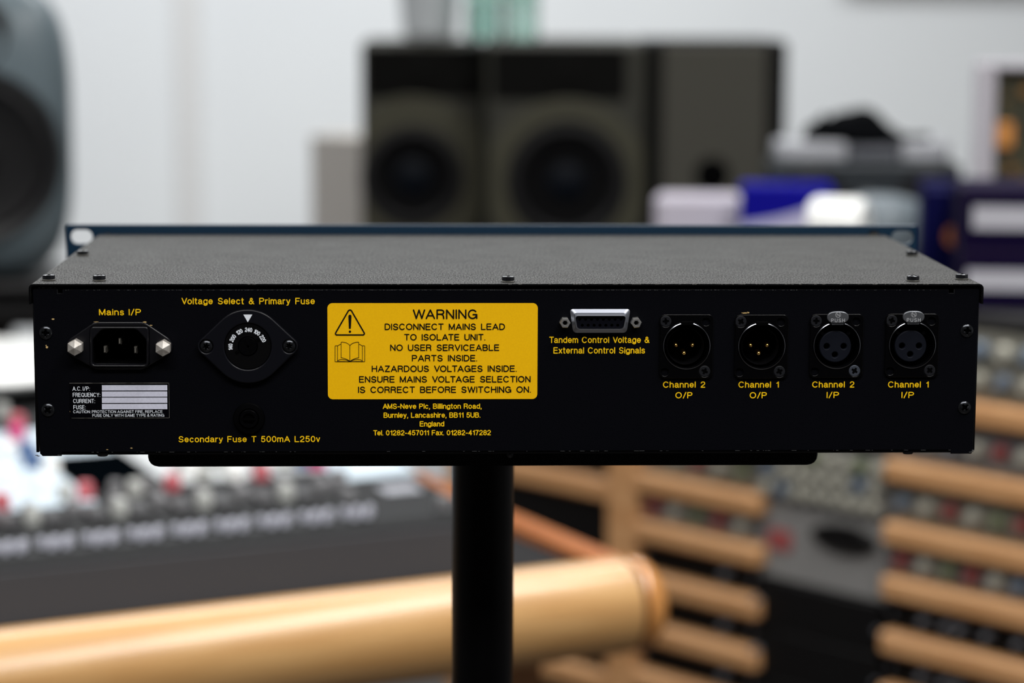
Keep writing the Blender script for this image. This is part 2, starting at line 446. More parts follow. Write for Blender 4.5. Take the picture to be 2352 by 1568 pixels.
# ------------------------------------------------------------------ screws
def screw_head(r, h, m, name='screw', kind='dome', slots='cross', axis='y'):
    """mesh of a screw head facing -y (or +z) with a recessed drive"""
    NR, NA = 12, 48
    vs_, fs = [], []
    def hh(rr, a):
        q = rr / r
        z = h * sqrt(max(0, 1 - (q * .93) ** 2)) if kind == 'dome' else (h if q < .9 else h * (1 - (q - .9) * 2.5))
        u, v = rr * cos(a) / r, rr * sin(a) / r
        lim = .52
        if slots == 'cross':
            inn = (abs(u) < .13 and abs(v) < lim) or (abs(v) < .13 and abs(u) < lim) or (abs(u) < .24 and abs(v) < .24)
        elif slots == 'star':
            inn = hypot(u, v) < .40 + .12 * cos(6 * a)
        else:
            inn = abs(v) < .12
        return z - (.8 * h if inn else 0)
    for i in range(NR + 1):
        rr = r * i / NR
        for k in range(NA):
            a = 2 * pi * k / NA + .3
            H = hh(rr, 2 * pi * k / NA)
            vs_.append((rr * cos(a), -H, rr * sin(a)) if axis == 'y' else (rr * cos(a), rr * sin(a), H))
    for i in range(NR):
        for k in range(NA):
            j = (k + 1) % NA; fs.append((i * NA + k, (i + 1) * NA + k, (i + 1) * NA + j, i * NA + j)[::(-1 if axis == 'z' else -1)])
    for k in range(NA):
        a = 2 * pi * k / NA + .3; vs_.append((r * cos(a), 0.0003, r * sin(a)) if axis == 'y' else (r * cos(a), r * sin(a), -0.0003))
    b0 = NR * NA; c0 = (NR + 1) * NA
    for k in range(NA):
        j = (k + 1) % NA; fs.append((b0 + k, c0 + k, c0 + j, b0 + j))
    me = bpy.data.meshes.new(name); me.from_pydata(vs_, [], fs); me.materials.append(m); me.materials.append(VOID); me.update()
    d = [(-v[1] if axis == 'y' else v[2]) for v in vs_]
    for p in me.polygons:
        if p.index < NR * NA:
            rm = sum(hypot(vs_[i][0], vs_[i][2] if axis == 'y' else vs_[i][1]) for i in p.vertices) / len(p.vertices)
            if rm < r * .6 and min(d[i] for i in p.vertices) < h * .3: p.material_index = 1
            p.use_smooth = kind == 'dome' and p.material_index == 0
    return me


# ================================================================== THE SETTING
def setting():
    X0, X1, Y0, Y1, H = -2.6, 2.6, -3.2, 4.15, 2.7
    t = .1
    struct(MB().box(X0 - t, X1 + t, Y0 - t, Y1 + t, -t, 0).build('floor', FLOORM))
    struct(MB().box(X0 - t, X1 + t, Y0 - t, Y1 + t, H, H + t).build('ceiling', CEIL))
    struct(MB().box(X0, X1, Y1, Y1 + t, 0, H).build('wall_back', WALL))
    struct(MB().box(X0, X1, Y0 - t, Y0, 0, H).build('wall_front', mat('dark_studio_wall', (58, 58, 60), .9)))
    struct(MB().box(X0 - t, X0, Y0, Y1, 0, H).build('wall_left', mat('grey_wall_left', (120, 120, 122), .9)))
    struct(MB().box(X1, X1 + t, Y0, Y1, 0, H).build('wall_right', mat('grey_wall_right', (140, 140, 142), .9)))
    a, b = at_y(404, 200, Y1), at_y(462, 200, Y1)
    struct(MB().box(a.x, b.x, Y1 - .012, Y1, 0, H, .003).build('trim_1', TRIMW))
    struct(MB().box(X0, X1, Y1 - .015, Y1, 0, .1, .003).build('baseboard_back', TRIMW))
    # dark picture-like panel whose lower edge just enters the frame
    a, b = at_y(1935, -56, Y1 - .03), at_y(2420, -56, Y1 - .03)
    p = thing('acoustic_panel', 'dark grey panel hung high on the white wall, only its lower edge showing', 'panel', (0, 0, 0))
    MB().box(a.x, b.x, Y1 - .045, Y1, a.z, a.z + .6, .006).build('panel_core', mat('panel_fabric', (78, 80, 84), .9), p)
    MB().box(a.x - .012, b.x + .012, Y1 - .05, Y1 - .03, a.z - .012, a.z + .002, .003).build('panel_rim', mat('panel_rim', (96, 99, 104), .6), p)


setting()


# ================================================================== THE RACK UNIT
def unit():
    u = thing('rack_compressor', 'black two-space rack audio unit seen from behind, sockets and yellow print, on a stand', 'audio unit', (0, 0, ZL))
    def K(o):                                # children are built in world space; shift them under the root
        for v in o.data.vertices: v.co.z -= ZL
        return o
    z = lambda q: ZL + q
    D = .2378
    HW, PW = .22385, .22235
    # lid with folded side lips
    m = MB()
    pr = []
    r = .0022
    for s_ in (1, -1):
        seq = [(s_ * (HW - .0013), -.0093)]
        seq = [(s_ * HW, -.0095)] + [(s_ * (HW - r + r * cos(radians(a))), -r + r * sin(radians(a))) for a in (0, 22, 45, 67, 90)]
        pr += seq if s_ == 1 else seq[::-1]
    inner = []
    r2 = r - .0008
    for s_ in (-1, 1):
        seq = [(s_ * (HW - .0009), -.0095)] + [(s_ * (HW - r + r2 * cos(radians(a))), -r + r2 * sin(radians(a))) for a in (0, 45, 90)]
        inner += seq if s_ == -1 else seq[::-1]
    out = [(x, z(q)) for x, q in pr + inner]
    K(plate('lid', [out], D, -.0016, LIDM, u, 0, label='crinkled black lid catching grey light'))
    ld = [o for o in u.children if o.name.startswith('lid')][0]
    ld.data.materials.append(STEELB)
    for p in ld.data.polygons:
        if p.normal.y < -.7: p.material_index = 1
    # worn bright edge of the lid
    e = MB()
    for i in range(60):
        x = random.triangular(-HW + .02, HW - .004, HW - .01); L = random.uniform(.0004, .0030)
        e.box(x, min(x + L, HW - .003), -.00165, -.0015, z(-.00028), z(-.00002))
    K(e.build('worn_edge', GLINT, u, 'bare metal chips along the lid edge'))['kind'] = 'stuff'
    # rear panel
    zt, zc = z(-.00265), z(-.0016)
    nx0, nx1 = P(132.5, 660)[0], P(143, 660)[0]
    mx0, mx1 = P(2180, 660)[0], P(2191, 660)[0]
    bx0, bx1 = P(141, 1040)[0], P(2184, 1040)[0]
    zn = P(140, 673)[1]
    PB = .22065
    zb, zm = z(-.0817), z(-.0799)
    outer = [(nx0, zc), (-PW + .001, zc), (-PW, zc - .001)] + [(-PB, zb + .0012), (-PB + .0012, zb), (bx0, zb), (bx0 + .0005, zm), (bx1 - .0005, zm), (bx1, zb), (PB + .0002, zb), (PB + .0008, zb + .0012), (PW, zc - .001), (PW - .001, zc), (mx1, zc),
             (mx1, zn), (mx0, zn), (mx0, zt), (nx1, zt), (nx1, zn), (nx0, zn)]
    ic = P(275.5, 793)
    iec_hole = [(ic[0] + a * U, ic[1] + b * U) for a, b in ((-62, -42), (62, -42), (62, 20), (40, 42), (-40, 42), (-62, 20))]
    holes = [iec_hole]
    xl = [P(1576.5, 793), P(1748.5, 793.5), P(1921, 792), P(2094, 791)]
    for c in xl: holes.append(circ(c[0], c[1], 52 * U, 36))
    dc = P(1378, 739)
    holes.append([(dc[0] + a * U, dc[1] + b * U) for a, b in ((-50, -16), (50, -16), (56, 16), (-56, 16))])
    K(plate('rear_panel', [outer] + holes, .0012, 0, PANEL, u, .00045, seg=2))
    # pale specks paint the highlight along the panel's folded top edge
    e = MB()
    for i in range(520):
        x = random.triangular(nx1, mx0, -.10) if i % 4 else random.uniform(nx1, mx0)
        L = random.uniform(.00015, .0006)
        e.box(x, x + L, -.00004, .0001, zt - .00050, zt - .00050 + random.uniform(.00006, .00020))
    for i in range(12):
        x = random.uniform(-PW + .002, nx0 - .001); e.box(x, x + .0008, -.00004, .0001, zc - .00045, zc - .0003)
    K(e.build('crease_highlight', mat('crease_grey', (92, 94, 97), .5, metal=.0), u, 'painted highlight specks along the folded top edge'))['kind'] = 'stuff'
    e = MB()
    for i in range(60):
        x = random.uniform(bx0, bx1); L = random.uniform(.0003, .0024)
        e.box(x, x + L, -.00006, .0004, zm - .00004, zm + .00009)
    for px, py in ((84, 1046), (88, 1047.5), (138, 1046), (135, 1045.5), (2235, 1034), (2233, 1037), (2228, 1038.5)):
        c = P(px, py); e.box(c[0] - .0005, c[0] + .0006, -.0001, .0002, c[1] - .00005, c[1] + .0003)
    K(e.build('bottom_wear', mat('wear_grey', (62, 63, 64), .6), u, 'worn specks along the bottom edge'))['kind'] = 'stuff'
    # bottom cover, side walls
    K(MB().box(-.2195, .2195, .0006, D, z(-.0812), z(-.0799), .0003).build('bottom_cover', STEELB, u))
    for s_ in (-1, 1):
        x0, x1 = sorted((s_ * .2212, s_ * .2225))
        K(MB().box(min(x0, x1), max(x0, x1), .0012, D, z(-.0800), z(-.0020)).build('side_wall', STEELB, u))
    # front panel with rack holes, seen over the lid
    et = .0055
    lp = [rrect(-.2413, .2413, z(et - .088), z(et), .0012, 3)]
    for s_ in (-1, 1):
        for q in (-.0069, -.0811): lp.append(rrect(s_ * .23255 - .0062, s_ * .23255 + .0062, z(et + q - .0040), z(et + q + .0040), .00395, 6))
    K(plate('front_panel', lp, D + .0034, D + .0002, BLUEP, u, .0003, label='blue painted front panel with rack ears'))
    # blob-like paint chips
    e = MB()
    for px, py, a, b in ((122, 732.5, 4, 1.8), (107.8, 797.2, 3.6, 3), (106, 793, 1.5, 1.5), (246.5, 1032, 3, 1), (302, 1028.5, 2.8, 1.6), (161.5, 944.5, 1.5, 1.5), (1711, 718.5, 9, 1.6), (1718, 717.5, 4, 2), (334, 738, 5, 1.6), (348, 745.5, 3.5, 1.2), (222, 737.5, 6, .8)):
        c = P(px, py); n = 9
        e.add([(c[0] + a * U * cos(2 * pi * k / n) * random.uniform(.7, 1.1), -.00018 if py not in (738, 745.5, 737.5) else -.0023, c[1] + b * U * sin(2 * pi * k / n) * random.uniform(.7, 1.1)) for k in range(n)], [tuple(range(n))])
    K(e.build('paint_chip', CHIP, u, 'small chips where bare metal shows'))['kind'] = 'stuff'

    # ---- screws on lid, panel and underside
    pan = screw_head(.0030, .0009, SCREWB, axis='z', kind='dome')
    def lid_screw(px, py, ry):
        c = at_z(px, py, ZL)
        o = link('lid_screw', pan, u, 'dark pan-head screw'); o.location = (c.x, c.y, .0019); o.rotation_euler = (0, 0, ry)
        m = MB().lathe([(.0030, 0), (.00302, .0013), (.0029, .0018)], (0, 0, -.0013), 'z', 28)
        b = m.build('screw_rim', SCREWB, o)
        MB().lathe([(.0, -.0003), (.0032, -.0003), (.0032, .0000), (.0029, .0002)], (0, 0, -.0015), 'z', 28, smooth=False).build('washer', WASHM, o)
    for i, (px, py) in enumerate(((112, 643), (228, 644), (1167, 646.5), (2097, 645), (2209, 641), (190, 586), (2094.5, 587), (249, 537), (1133, 536.5), (2006, 539), (1905, 538))):
        lid_screw(px, py, i * .7)
    dome = screw_head(.0031, .0016, SCREWB, kind='dome')
    for i, (px, py) in enumerate(((105.3, 763.5), (110.5, 940.5), (2220.5, 758.5), (2214.8, 935))):
        c = P(px, py); o = link('panel_screw', dome, u, 'black dome-head cross screw'); o.location = (c[0], 0, c[1] - ZL); o.rotation_euler = (0, .35 + i * .8, 0)
    for px, py in ((236, 1043), (2085, 1039)):
        c = P(px, py, .006)
        o = MB().lathe([(.003, .0002), (.003, -.0008), (.0022, -.0019), (.0001, -.0022)], (c[0], .006, -.0808), 'z', 24).build('underside_screw', SCREWB, u)

    # ---- mains inlet
    E_ = bpy.data.objects.new('mains_inlet', None); COL.objects.link(E_); E_.parent = u; E_['label'] = 'black mains inlet with two silver domed nuts'
    E_.location = (0, 0, 0)
    fl = [P(*p) for p in ((221, 847), (329, 847), (395, 808), (398, 790), (390, 777), (332, 738), (219, 738), (157, 780), (153, 797), (158, 812))][::1]
    sh_o = roundpoly([P(*p) for p in ((209, 840.5), (343, 840.5), (343, 748), (209, 748))], 10 * U)
    cav = roundpoly([P(*p) for p in ((214, 835.5), (338, 835.5), (338, 778), (315, 753.5), (236, 753.5), (214, 778))], 8 * U)
    K(plate('inlet_flange', [roundpoly(fl, 9 * U), sh_o], .0, -.0020, PLASTIC, E_, .0005))
    K(plate('inlet_shroud', [sh_o, cav], .003, -.0034, PLASTIC, E_, .0006, seg=3))
    m = MB(); n = len(cav)
    m.add([(p[0], .003, p[1]) for p in cav] + [(p[0], .0145, p[1]) for p in cav], [(i, i + n, (i + 1) % n + n, (i + 1) % n) for i in range(n)] + [tuple(range(n, 2 * n))])
    K(m.build('inlet_cavity', VOID, E_))
    for px, py in ((241.5, 803), (275.5, 783), (311.5, 804)):
        c = P(px, py, .002)
        x, q = c
        mm = MB(); w_, h_ = .00068, .0016
        mm.add([(x - w_, .014, q - h_), (x + w_, .014, q - h_), (x + w_, .014, q + h_), (x - w_, .014, q + h_),
                (x - w_, .002, q - h_), (x + w_, .002, q - h_), (x + w_, .002, q + h_), (x - w_, .002, q + h_),
                (x - w_ * .45, .0004, q - h_ * .6), (x + w_ * .45, .0004, q - h_ * .6), (x + w_ * .45, .0004, q + h_ * .6), (x - w_ * .45, .0004, q + h_ * .6)],
               [(4, 5, 1, 0), (5, 6, 2, 1), (6, 7, 3, 2), (7, 4, 0, 3), (8, 9, 5, 4), (9, 10, 6, 5), (10, 11, 7, 6), (11, 8, 4, 7), (8, 11, 10, 9)])
        K(mm.build('blade_pin', BRASS, E_, 'silver blade contact'))
    for px, py in ((171.5, 798.5), (374, 800)):
        c = P(px, py, -.0075)
        mm = MB()
        R_ = 18.3 * U
        mm.lathe([(R_, -.0055), (R_, 0)], (c[0], -.0075, c[1]), 'y', 6, smooth=False, a0=radians(88))
        mm.lathe([(R_, 0), (.00001, .0016)], (c[0], -.0075, c[1]), 'y', 6, smooth=False, a0=radians(88))
        K(mm.build('domed_nut', NUTM, E_, 'silver hexagonal domed nut'))
    K(text_part('Mains I/P', 227.4, 324, 724, 14.8, 2.35, YEL, u))

    # ---- rating label
    R_ = bpy.data.objects.new('rating_label', None); COL.objects.link(R_); R_.parent = u; R_['label'] = 'small black and silver rating label with four blank fields'
    a, b = P(161.5, 960), P(388.5, 878.5)
    K(MB().box(a[0], b[0], -.0003, .0, a[1], b[1]).build('label_plate', mat('label_black', (3, 3, 6), .3, spec=.12), R_))
    e = MB()
    e.box(a[0], b[0], -.00045, -.0002, b[1] - .00025, b[1]); e.box(b[0] - .0002, b[0], -.00045, -.0002, a[1], b[1])
    e.box(a[0] + .0006, b[0], -.00045, -.0002, a[1], a[1] + .00014)
    K(e.build('label_rim', mat('rim_silver', (150, 148, 142), .35, metal=.6, vary=(260, (90, 88, 84))), R_, 'thin silver rim'))
    for y0, y1 in ((883.8, 896.2), (898.2, 910.6), (912.3, 924.9), (926.9, 939.3)):
        p, q = P(234.5, y1), P(384.3, y0)
        K(MB().box(p[0], q[0], -.0004, -.0003, p[1], q[1]).build('blank_field', FIELD, R_, 'blank silver field'))
    for tx, x0, x1, bl, cap, t in (('A.C. I/P:', 166.6, 206.4, 897, 9.8, 1.3), ('FREQUENCY:', 167.2, 230.4, 911.3, 9.8, 1.3), ('CURRENT:', 168, 218.3, 925.5, 9.8, 1.3), ('FUSE:', 168.5, 196.8, 939.8, 9.8, 1.3),
                                   ('CAUTION: PROTECTION AGAINST FIRE, REPLACE', 168.1, 373.3, 948.4, 6.7, .88), ('FUSE ONLY WITH SAME TYPE & RATING', 212.2, 377.3, 956.9, 6.7, .88)):
        K(text_part(tx, x0, x1, bl, cap, t, WHT, R_, y=-.00045, gap=.30 if cap > 8 else .24, space=.32))

    # ---- voltage selector
    V = bpy.data.objects.new('voltage_selector', None); COL.objects.link(V); V.parent = u; V['label'] = 'black lozenge voltage selector with white numbers around the dial'
    c0 = P(570, 793.5)
    def lens_(r1, r2, d, dz=0):
        pts = []
        al = math.acos((r1 - r2) / d)
        for k in range(17):                  # top big arc
            t = al + (pi - 2 * al) * k / 16; pts.append((c0[0] + r1 * cos(t), c0[1] + r1 * sin(t)))
        for k in range(13):
            t = pi - al + 2 * al * k / 12; pts.append((c0[0] - d + r2 * cos(t), c0[1] + r2 * sin(t)))
        for k in range(17):
            t = pi + al + (pi - 2 * al) * k / 16; pts.append((c0[0] + r1 * cos(t), c0[1] + r1 * sin(t)))
        for k in range(13):
            t = -al + 2 * al * k / 12; pts.append((c0[0] + d + r2 * cos(t), c0[1] + r2 * sin(t)))
        return pts
    sr = 15.5 * U
    K(plate('selector_plate', [lens_(85 * U, 20 * U, 94.5 * U), circ(c0[0], c0[1], 53.8 * U, 48), circ(c0[0] - 94.5 * U, c0[1], sr, 24), circ(c0[0] + 94.5 * U, c0[1], sr, 24)], 0, -.0030, DIALM, V, .0006, seg=3))
    K(MB().lathe([(53.2 * U, 0), (53.2 * U, .0021), (52.2 * U, .0024), (23 * U, .0024), (23 * U, .0005)], (c0[0], 0, c0[1]), 'y', 56, smooth=False).build('selector_dial', mat('dial_black', (3, 3, 4), .5, spec=.1), V))
    cp = MB().lathe([(21.5 * U, 0), (21.5 * U, .0024), (20.3 * U, .0028), (.0, .0028)], (c0[0], 0, c0[1]), 'y', 40)
    K(cp.build('fuse_cap', FUSEM, V))
    e = MB()
    for ang, r0, r1_, w_ in ((30, -33, -21, 4.2), (30, 21, 33, 4.2)):
        ca, sa = cos(radians(ang)), sin(radians(ang))
        q = [(r0, -w_), (r1_, -w_), (r1_, w_), (r0, w_)]
        e.prism([(c0[0] + (p[0] * ca - p[1] * sa) * U, c0[1] + (p[0] * sa + p[1] * ca) * U) for p in q], -.002, -.00245)
    for ang, r0, r1_, w_ in ((-62, -17, 17, 3.0), (28, -2, 15, 2.6)):
        ca, sa = cos(radians(ang)), sin(radians(ang))
        q = [(r0, -w_), (r1_, -w_), (r1_, w_), (r0, w_)]
        e.prism([(c0[0] + (p[0] * ca - p[1] * sa) * U, c0[1] + (p[0] * sa + p[1] * ca) * U) for p in q], -.0024, -.00283)
    K(e.build('key_slot', VOID, V))
    star = screw_head(14 * U, .0015, SCREWB, kind='dome', slots='star')
    for s_ in (-1, 1):
        o = link('selector_screw', star, V, 'star-drive screw'); o.location = (c0[0] + s_ * 94.5 * U, -.0018, c0[1] - ZL + (.8 * U if s_ == 1 else 0))
    tri = MB(); y = -.00306
    pts = [P(558.9, 722.2, y), P(579.6, 722.2, y), P(569.2, 739.8, y)]
    tri.add([(p[0], y, p[1]) for p in pts], [(0, 2, 1)])
    K(tri.build('pointer_mark', WHT, V, 'white triangle pointing down'))
    for tx, an in (('140', -90), ('200', -59.4), ('120', -28.5), ('240', 3.2), ('100', 32.4), ('220', 61)):
        mb = MB(); lay, W_ = layout(tx, .24, .3)
        h = 8.4 * U; sx = 15.2 * U / W_ * (0.88 if tx[0] == '1' else 1); rad = 35.2 * U; th = radians(-an)
        for x0, sts in lay:
            for st in sts:
                def tf(px, pz):
                    lx, lz = (x0 + px - W_ / 2) * sx, rad + pz * h
                    return (c0[0] + lx * cos(th) - lz * sin(th), c0[1] - 1.2 * U + lx * sin(th) + lz * cos(th))
                ribbon(mb, st, 1.9 * U, -.00246, tf)
        K(mb.build('lettering', WHT, V, 'white dial number ' + tx))
    K(text_part('Voltage Select & Primary Fuse', 417.1, 723.2, 698.8, 15.2, 2.35, YEL, u, space=.62))

    # ---- secondary fuse holder
    c1 = P(572.3, 959.8)
    Fh = bpy.data.objects.new('fuse_holder', None); COL.objects.link(Fh); Fh.parent = u; Fh['label'] = 'black round fuse holder, barely visible on the panel'
    K(MB().lathe([(36.5 * U, 0), (36.3 * U, .0010), (34 * U, .0019), (24 * U, .0021), (23 * U, .0006)], (c1[0], 0, c1[1]), 'y', 48).build('holder_collar', FUSEM, Fh))
    K(MB().lathe([(21.5 * U, 0), (21.5 * U, .0026), (20 * U, .0031), (14 * U, .0031), (13 * U, .0018), (.0, .0018)], (c1[0], 0, c1[1]), 'y', 40).build('holder_cap', FUSEM, Fh))
    K(MB().box(c1[0] - .0034, c1[0] + .0034, -.0033, -.0029, c1[1] - .0005, c1[1] + .0005).build('driver_slot', VOID, Fh))
    K(text_part('Secondary Fuse T 500mA L250v', 410, 735.2, 1015.3, 14.6, 2.3, YEL, u, space=.55))

    # ---- warning label
    Wn = bpy.data.objects.new('warning_label', None); COL.objects.link(Wn); Wn.parent = u; Wn['label'] = 'yellow warning label with black text, triangle and open book'
    a, b = P(753.3, 916.6), P(1235.3, 695.8)
    K(MB().prism(rrect(a[0], b[0], a[1], b[1], 11.5 * U), 0, -.0002).build('label_ground', YELP, Wn))
    y = -.0003
    for tx, x0, x1, bl, cap, t in (('WARNING', 948.2, 1096.7, 732.7, 22.8, 3.4), ('DISCONNECT MAINS LEAD', 883.5, 1160, 757.6, 15.2, 2.5), ('TO ISOLATE UNIT.', 928.2, 1114.7, 781.6, 15.2, 2.5),
                                   ('NO USER SERVICEABLE', 896.1, 1146.8, 805.6, 15.2, 2.5), ('PARTS INSIDE.', 946, 1096, 829.7, 15.2, 2.5), ('HAZARDOUS VOLTAGES INSIDE.', 853.8, 1186.7, 853.9, 15.2, 2.5),
                                   ('ENSURE MAINS VOLTAGE SELECTION', 824.6, 1218.8, 878.2, 15.2, 2.5), ('IS CORRECT BEFORE SWITCHING ON.', 822.4, 1219.2, 902, 15.2, 2.5)):
        K(text_part(tx, x0, x1, bl, cap, t, INKB, Wn, y=y, gap=.25, space=.62))
    def sym(strokes, t, name, lab):
        mb = MB()
        for st in strokes:
            ribbon(mb, [(p[0] / 4.6118 + 740, p[1] / 4.6118 + 680) for p in st], t * U, y, lambda px, py: P(px, py, y), 10)
        return mb
    def arc(cx, cy, r, a0, a1, n=5):
        return [(cx + r * cos(radians(a0 + (a1 - a0) * i / n)), cy + r * sin(radians(a0 + (a1 - a0) * i / n))) for i in range(n + 1)]
    tri_ = [arc(294, 166, 20, 210, 330) + arc(432, 395, 15, -30, 90) + arc(156, 395, 15, 90, 210) + [(294 - 17.3, 156)]]
    mb = sym(tri_, 3.2, '', '')
    K(mb.build('hazard_triangle', INKB, Wn, 'black warning triangle outline'))
    mb = MB()
    q = lambda a_, b_: P(a_ / 4.6118 + 740, b_ / 4.6118 + 680, y)
    pts = [q(*p) for p in ((283, 340), (277, 215), (279, 203), (286, 197), (294, 196), (302, 197), (309, 203), (311, 215), (304, 340), (299, 345), (288, 345))]
    mb.add([(p[0], y, p[1]) for p in pts], [tuple(range(len(pts)))])
    pts = [q(294 + 13 * cos(2 * pi * k / 14), 375 + 13 * sin(2 * pi * k / 14)) for k in range(14)]
    mb.add([(p[0], y, p[1]) for p in pts], [tuple(range(14))])
    K(mb.build('exclamation_mark', INKB, Wn, 'black exclamation mark'))
    L_ = [[(294, 522), (280, 507), (258, 495), (230, 487), (206, 485), (200, 490), (200, 650), (225, 655), (255, 665), (280, 678), (294, 690)],
          [(200, 508), (185, 512), (162, 527), (162, 684), (185, 672), (215, 669), (250, 674), (280, 684), (294, 691)],
          [(162, 524), (140, 524), (137, 528), (137, 690), (141, 693), (294, 693)]]
    st = L_ + [[(588 - p[0], p[1]) for p in l] for l in L_] + [[(294, 522), (294, 690)], [(162, 690), (230, 690), (294, 692), (358, 690), (428, 690)]]
    K(sym(st, 1.15, '', '').build('open_book_symbol', INKB, Wn, 'black outline of an open book'))
    for tx, x0, x1, bl in (('AMS-Neve Plc, Billington Road,', 879, 1106.4, 938.8), ('Burnley, Lancashire, BB11 5UB.', 881, 1103.4, 959.2), ('England', 964, 1020.4, 979.3), ('Tel. 01282-457011 Fax. 01282-417282', 857.3, 1127.5, 999.6)):
        K(text_part(tx, x0, x1, bl, 12.6, 2.15, YEL, u, gap=.25, space=.45))

    # ---- 15-way control socket
    S_ = bpy.data.objects.new('control_socket', None); COL.objects.link(S_); S_.parent = u; S_['label'] = 'silver D-shaped fifteen-way control socket with two hexagonal posts'
    def dsh(w0, w1, h0, h1, r, dx=0): return roundpoly([(dc[0] + (dx - w1) * U, dc[1] + h0 * U), (dc[0] + (dx + w1) * U, dc[1] + h0 * U), (dc[0] + (dx + w0) * U, dc[1] + h1 * U), (dc[0] + (dx - w0) * U, dc[1] + h1 * U)], r * U, 6)
    A_ = dsh(70, 61.5, -25, 30, 9); B_ = dsh(62, 56.5, -17, 22, 8.5); C_ = dsh(58.5, 52.5, -14.5, 16.5, 8)
    n = len(A_)
    m = MB()
    rings = [(A_, -.0001), (A_, -.0004), (B_, -.0016), (dsh(61, 55.5, -16.2, 20.5, 8.5), -.0038), (C_, -.0040), (C_, .001)]
    for R2, yy in rings: m.v += [(p[0], yy, p[1]) for p in R2]
    for k in range(len(rings) - 1):
        for i in range(n):
            j = (i + 1) % n; m.f.append((k * n + i, k * n + j, (k + 1) * n + j, (k + 1) * n + i)); m.sm.append(False)
    K(m.build('socket_shell', ZINC, S_, 'pressed silver shell'))
    hl = []
    for i in range(8): hl.append(circ(dc[0] + (-47.5 + i * 13.6) * U, dc[1] + 7.6 * U, 3.6 * U, 12))
    for i in range(7): hl.append(circ(dc[0] + (-41.5 + i * 13.6) * U, dc[1] - 6.2 * U, 3.6 * U, 12))
    K(plate('socket_insert', [dsh(57.5, 51.5, -13.8, 15.8, 8)] + hl, .001, -.0026, mat('insert_blue_black', (5, 6, 14), .5, spec=.1), S_, 0))
    K(MB().prism(dsh(57, 51, -13, 15, 8), .0012, .0008).build('socket_backing', VOID, S_))
    for dx, rot in ((-81.6, 0), (82, .12)):
        e = MB(); R2 = 12.4 * U; cc = (dc[0] + dx * U, 0, dc[1] + .2 * U)
        e.lathe([(R2, 0), (R2, .0046), (R2 * .9, .0050)], cc, 'y', 6, smooth=False, a0=rot)
        e.lathe([(R2 * .9, .0050), (R2 * .55, .0050), (R2 * .42, .0042), (R2 * .42, .001)], cc, 'y', 6, smooth=False, a0=rot)
        o = K(e.build('hex_post', NICKEL, S_, 'bright hexagonal threaded post'))
    K(text_part('Tandem Control Voltage &', 1261.4, 1491.8, 787.6, 15, 2.35, YEL, u, space=.5))
    K(text_part('External Control Signals', 1271, 1481.5, 811.8, 15, 2.35, YEL, u, space=.5))

    # ---- four round three-pin sockets
    flat = screw_head(13 * U, .0004, SCREWD, kind='flat'); flatl = screw_head(13 * U, .0004, SCREWL, kind='flat')
    for i, c in enumerate(xl):
        male = i < 2
        X = bpy.data.objects.new('line_output_socket' if male else 'line_input_socket', None); COL.objects.link(X); X.parent = u
        X['label'] = ('black three-pin output socket above the words Channel ' if male else 'black three-hole input socket with silver latch above the words Channel ') + ('2' if i % 2 == 0 else '1')
        cx, cz = c
        fx0, fx1, fz0, fz1 = cx - 62.5 * U, cx + 62 * U, cz - 76 * U, cz + 73 * U
        R1 = 55.5 * U
        hole = []
        for k in range(60):
            a_ = radians(90) + 2 * pi * k / 60; rr = R1
            d_ = abs((degs := math.degrees(a_) - 90) if math.degrees(a_) - 90 < 180 else 360 - (math.degrees(a_) - 90))
            hole.append((cx + rr * cos(a_), cz + rr * sin(a_)))
        sc = [(cx - 49 * U, cz + 57 * U), (cx + 42.5 * U, cz - 59.5 * U)]
        rec = [(cx + 44 * U, cz + 56 * U, 9.5), (cx - 50 * U, cz - 61 * U, 9.5)]
        loops = [rrect(fx0, fx1, fz0, fz1, 13 * U), hole] + [circ(p[0], p[1], 13.5 * U, 24) for p in sc] + [circ(p[0], p[1], p[2] * U, 20) for p in rec]
        K(plate('socket_flange', loops, 0, -.0014, XLRB, X, .0003, seg=2))
        m = MB()
        m.lathe([(R1 * 1.0, -.0002), (R1 * .985, .0019), (R1 * .955, .0021), (R1 * .94, .0016), (R1 * .93, -.012)], (cx, 0, cz), 'y', 64)
        K(m.build('socket_ring', RINGM, X))
        m = MB()
        m.lathe([(R1 * .94, -.0118), (.0, -.0118)], (cx, 0, cz), 'y', 40)
        for p in rec: m.lathe([(p[2] * U, -.0003), (0, -.0003)], (p[0], 0, p[1]), 'y', 20)
        K(m.build('socket_back', VOID, X))
        if male:
            K(MB().lathe([(43.5 * U, -.0115), (43.5 * U, -.0006), (42.3 * U, -.0002), (41.3 * U, -.0008), (41 * U, -.0115)], (cx - 2.5 * U, 0, cz - 2 * U), 'y', 56).build('inner_sleeve', mat('sleeve_black', (30, 30, 33), .3, metal=.8), X))
            K(MB().box(cx - 15 * U, cx + 15 * U, -.0023, .004, cz + 47 * U, cz + 57.5 * U, .0004).build('latch_notch', VOID, X))
            for dx, dz in ((-23, -1.5), (16, -1.5), (-3.7, -20)):
                p = (cx + dx * U, .0, cz + dz * U)
                # tip recessed: shift towards the view ray so it sits on the true pin circle
                e = MB().lathe([(.0011, -.0115), (.0011, .0010), (.0010, .0016), (.00075, .0020), (.0004, .00225), (.0, .0023)], (p[0], .0045, p[2]), 'y', 20)
                K(e.build('pin', GOLD, X, 'gold contact pin'))
        else:
            hx, hz = cx - 2 * U, cz - 3.5 * U
            R3 = 37 * U
            K(plate('insert_face', [circ(hx, hz, R3, 48)] + [circ(hx + dx * U, hz + dz * U, 7 * U, 18) for dx, dz in ((-20, 0), (19.5, 0), (-.5, -19.7))], .004, .0003, INSERT, X, .0004))
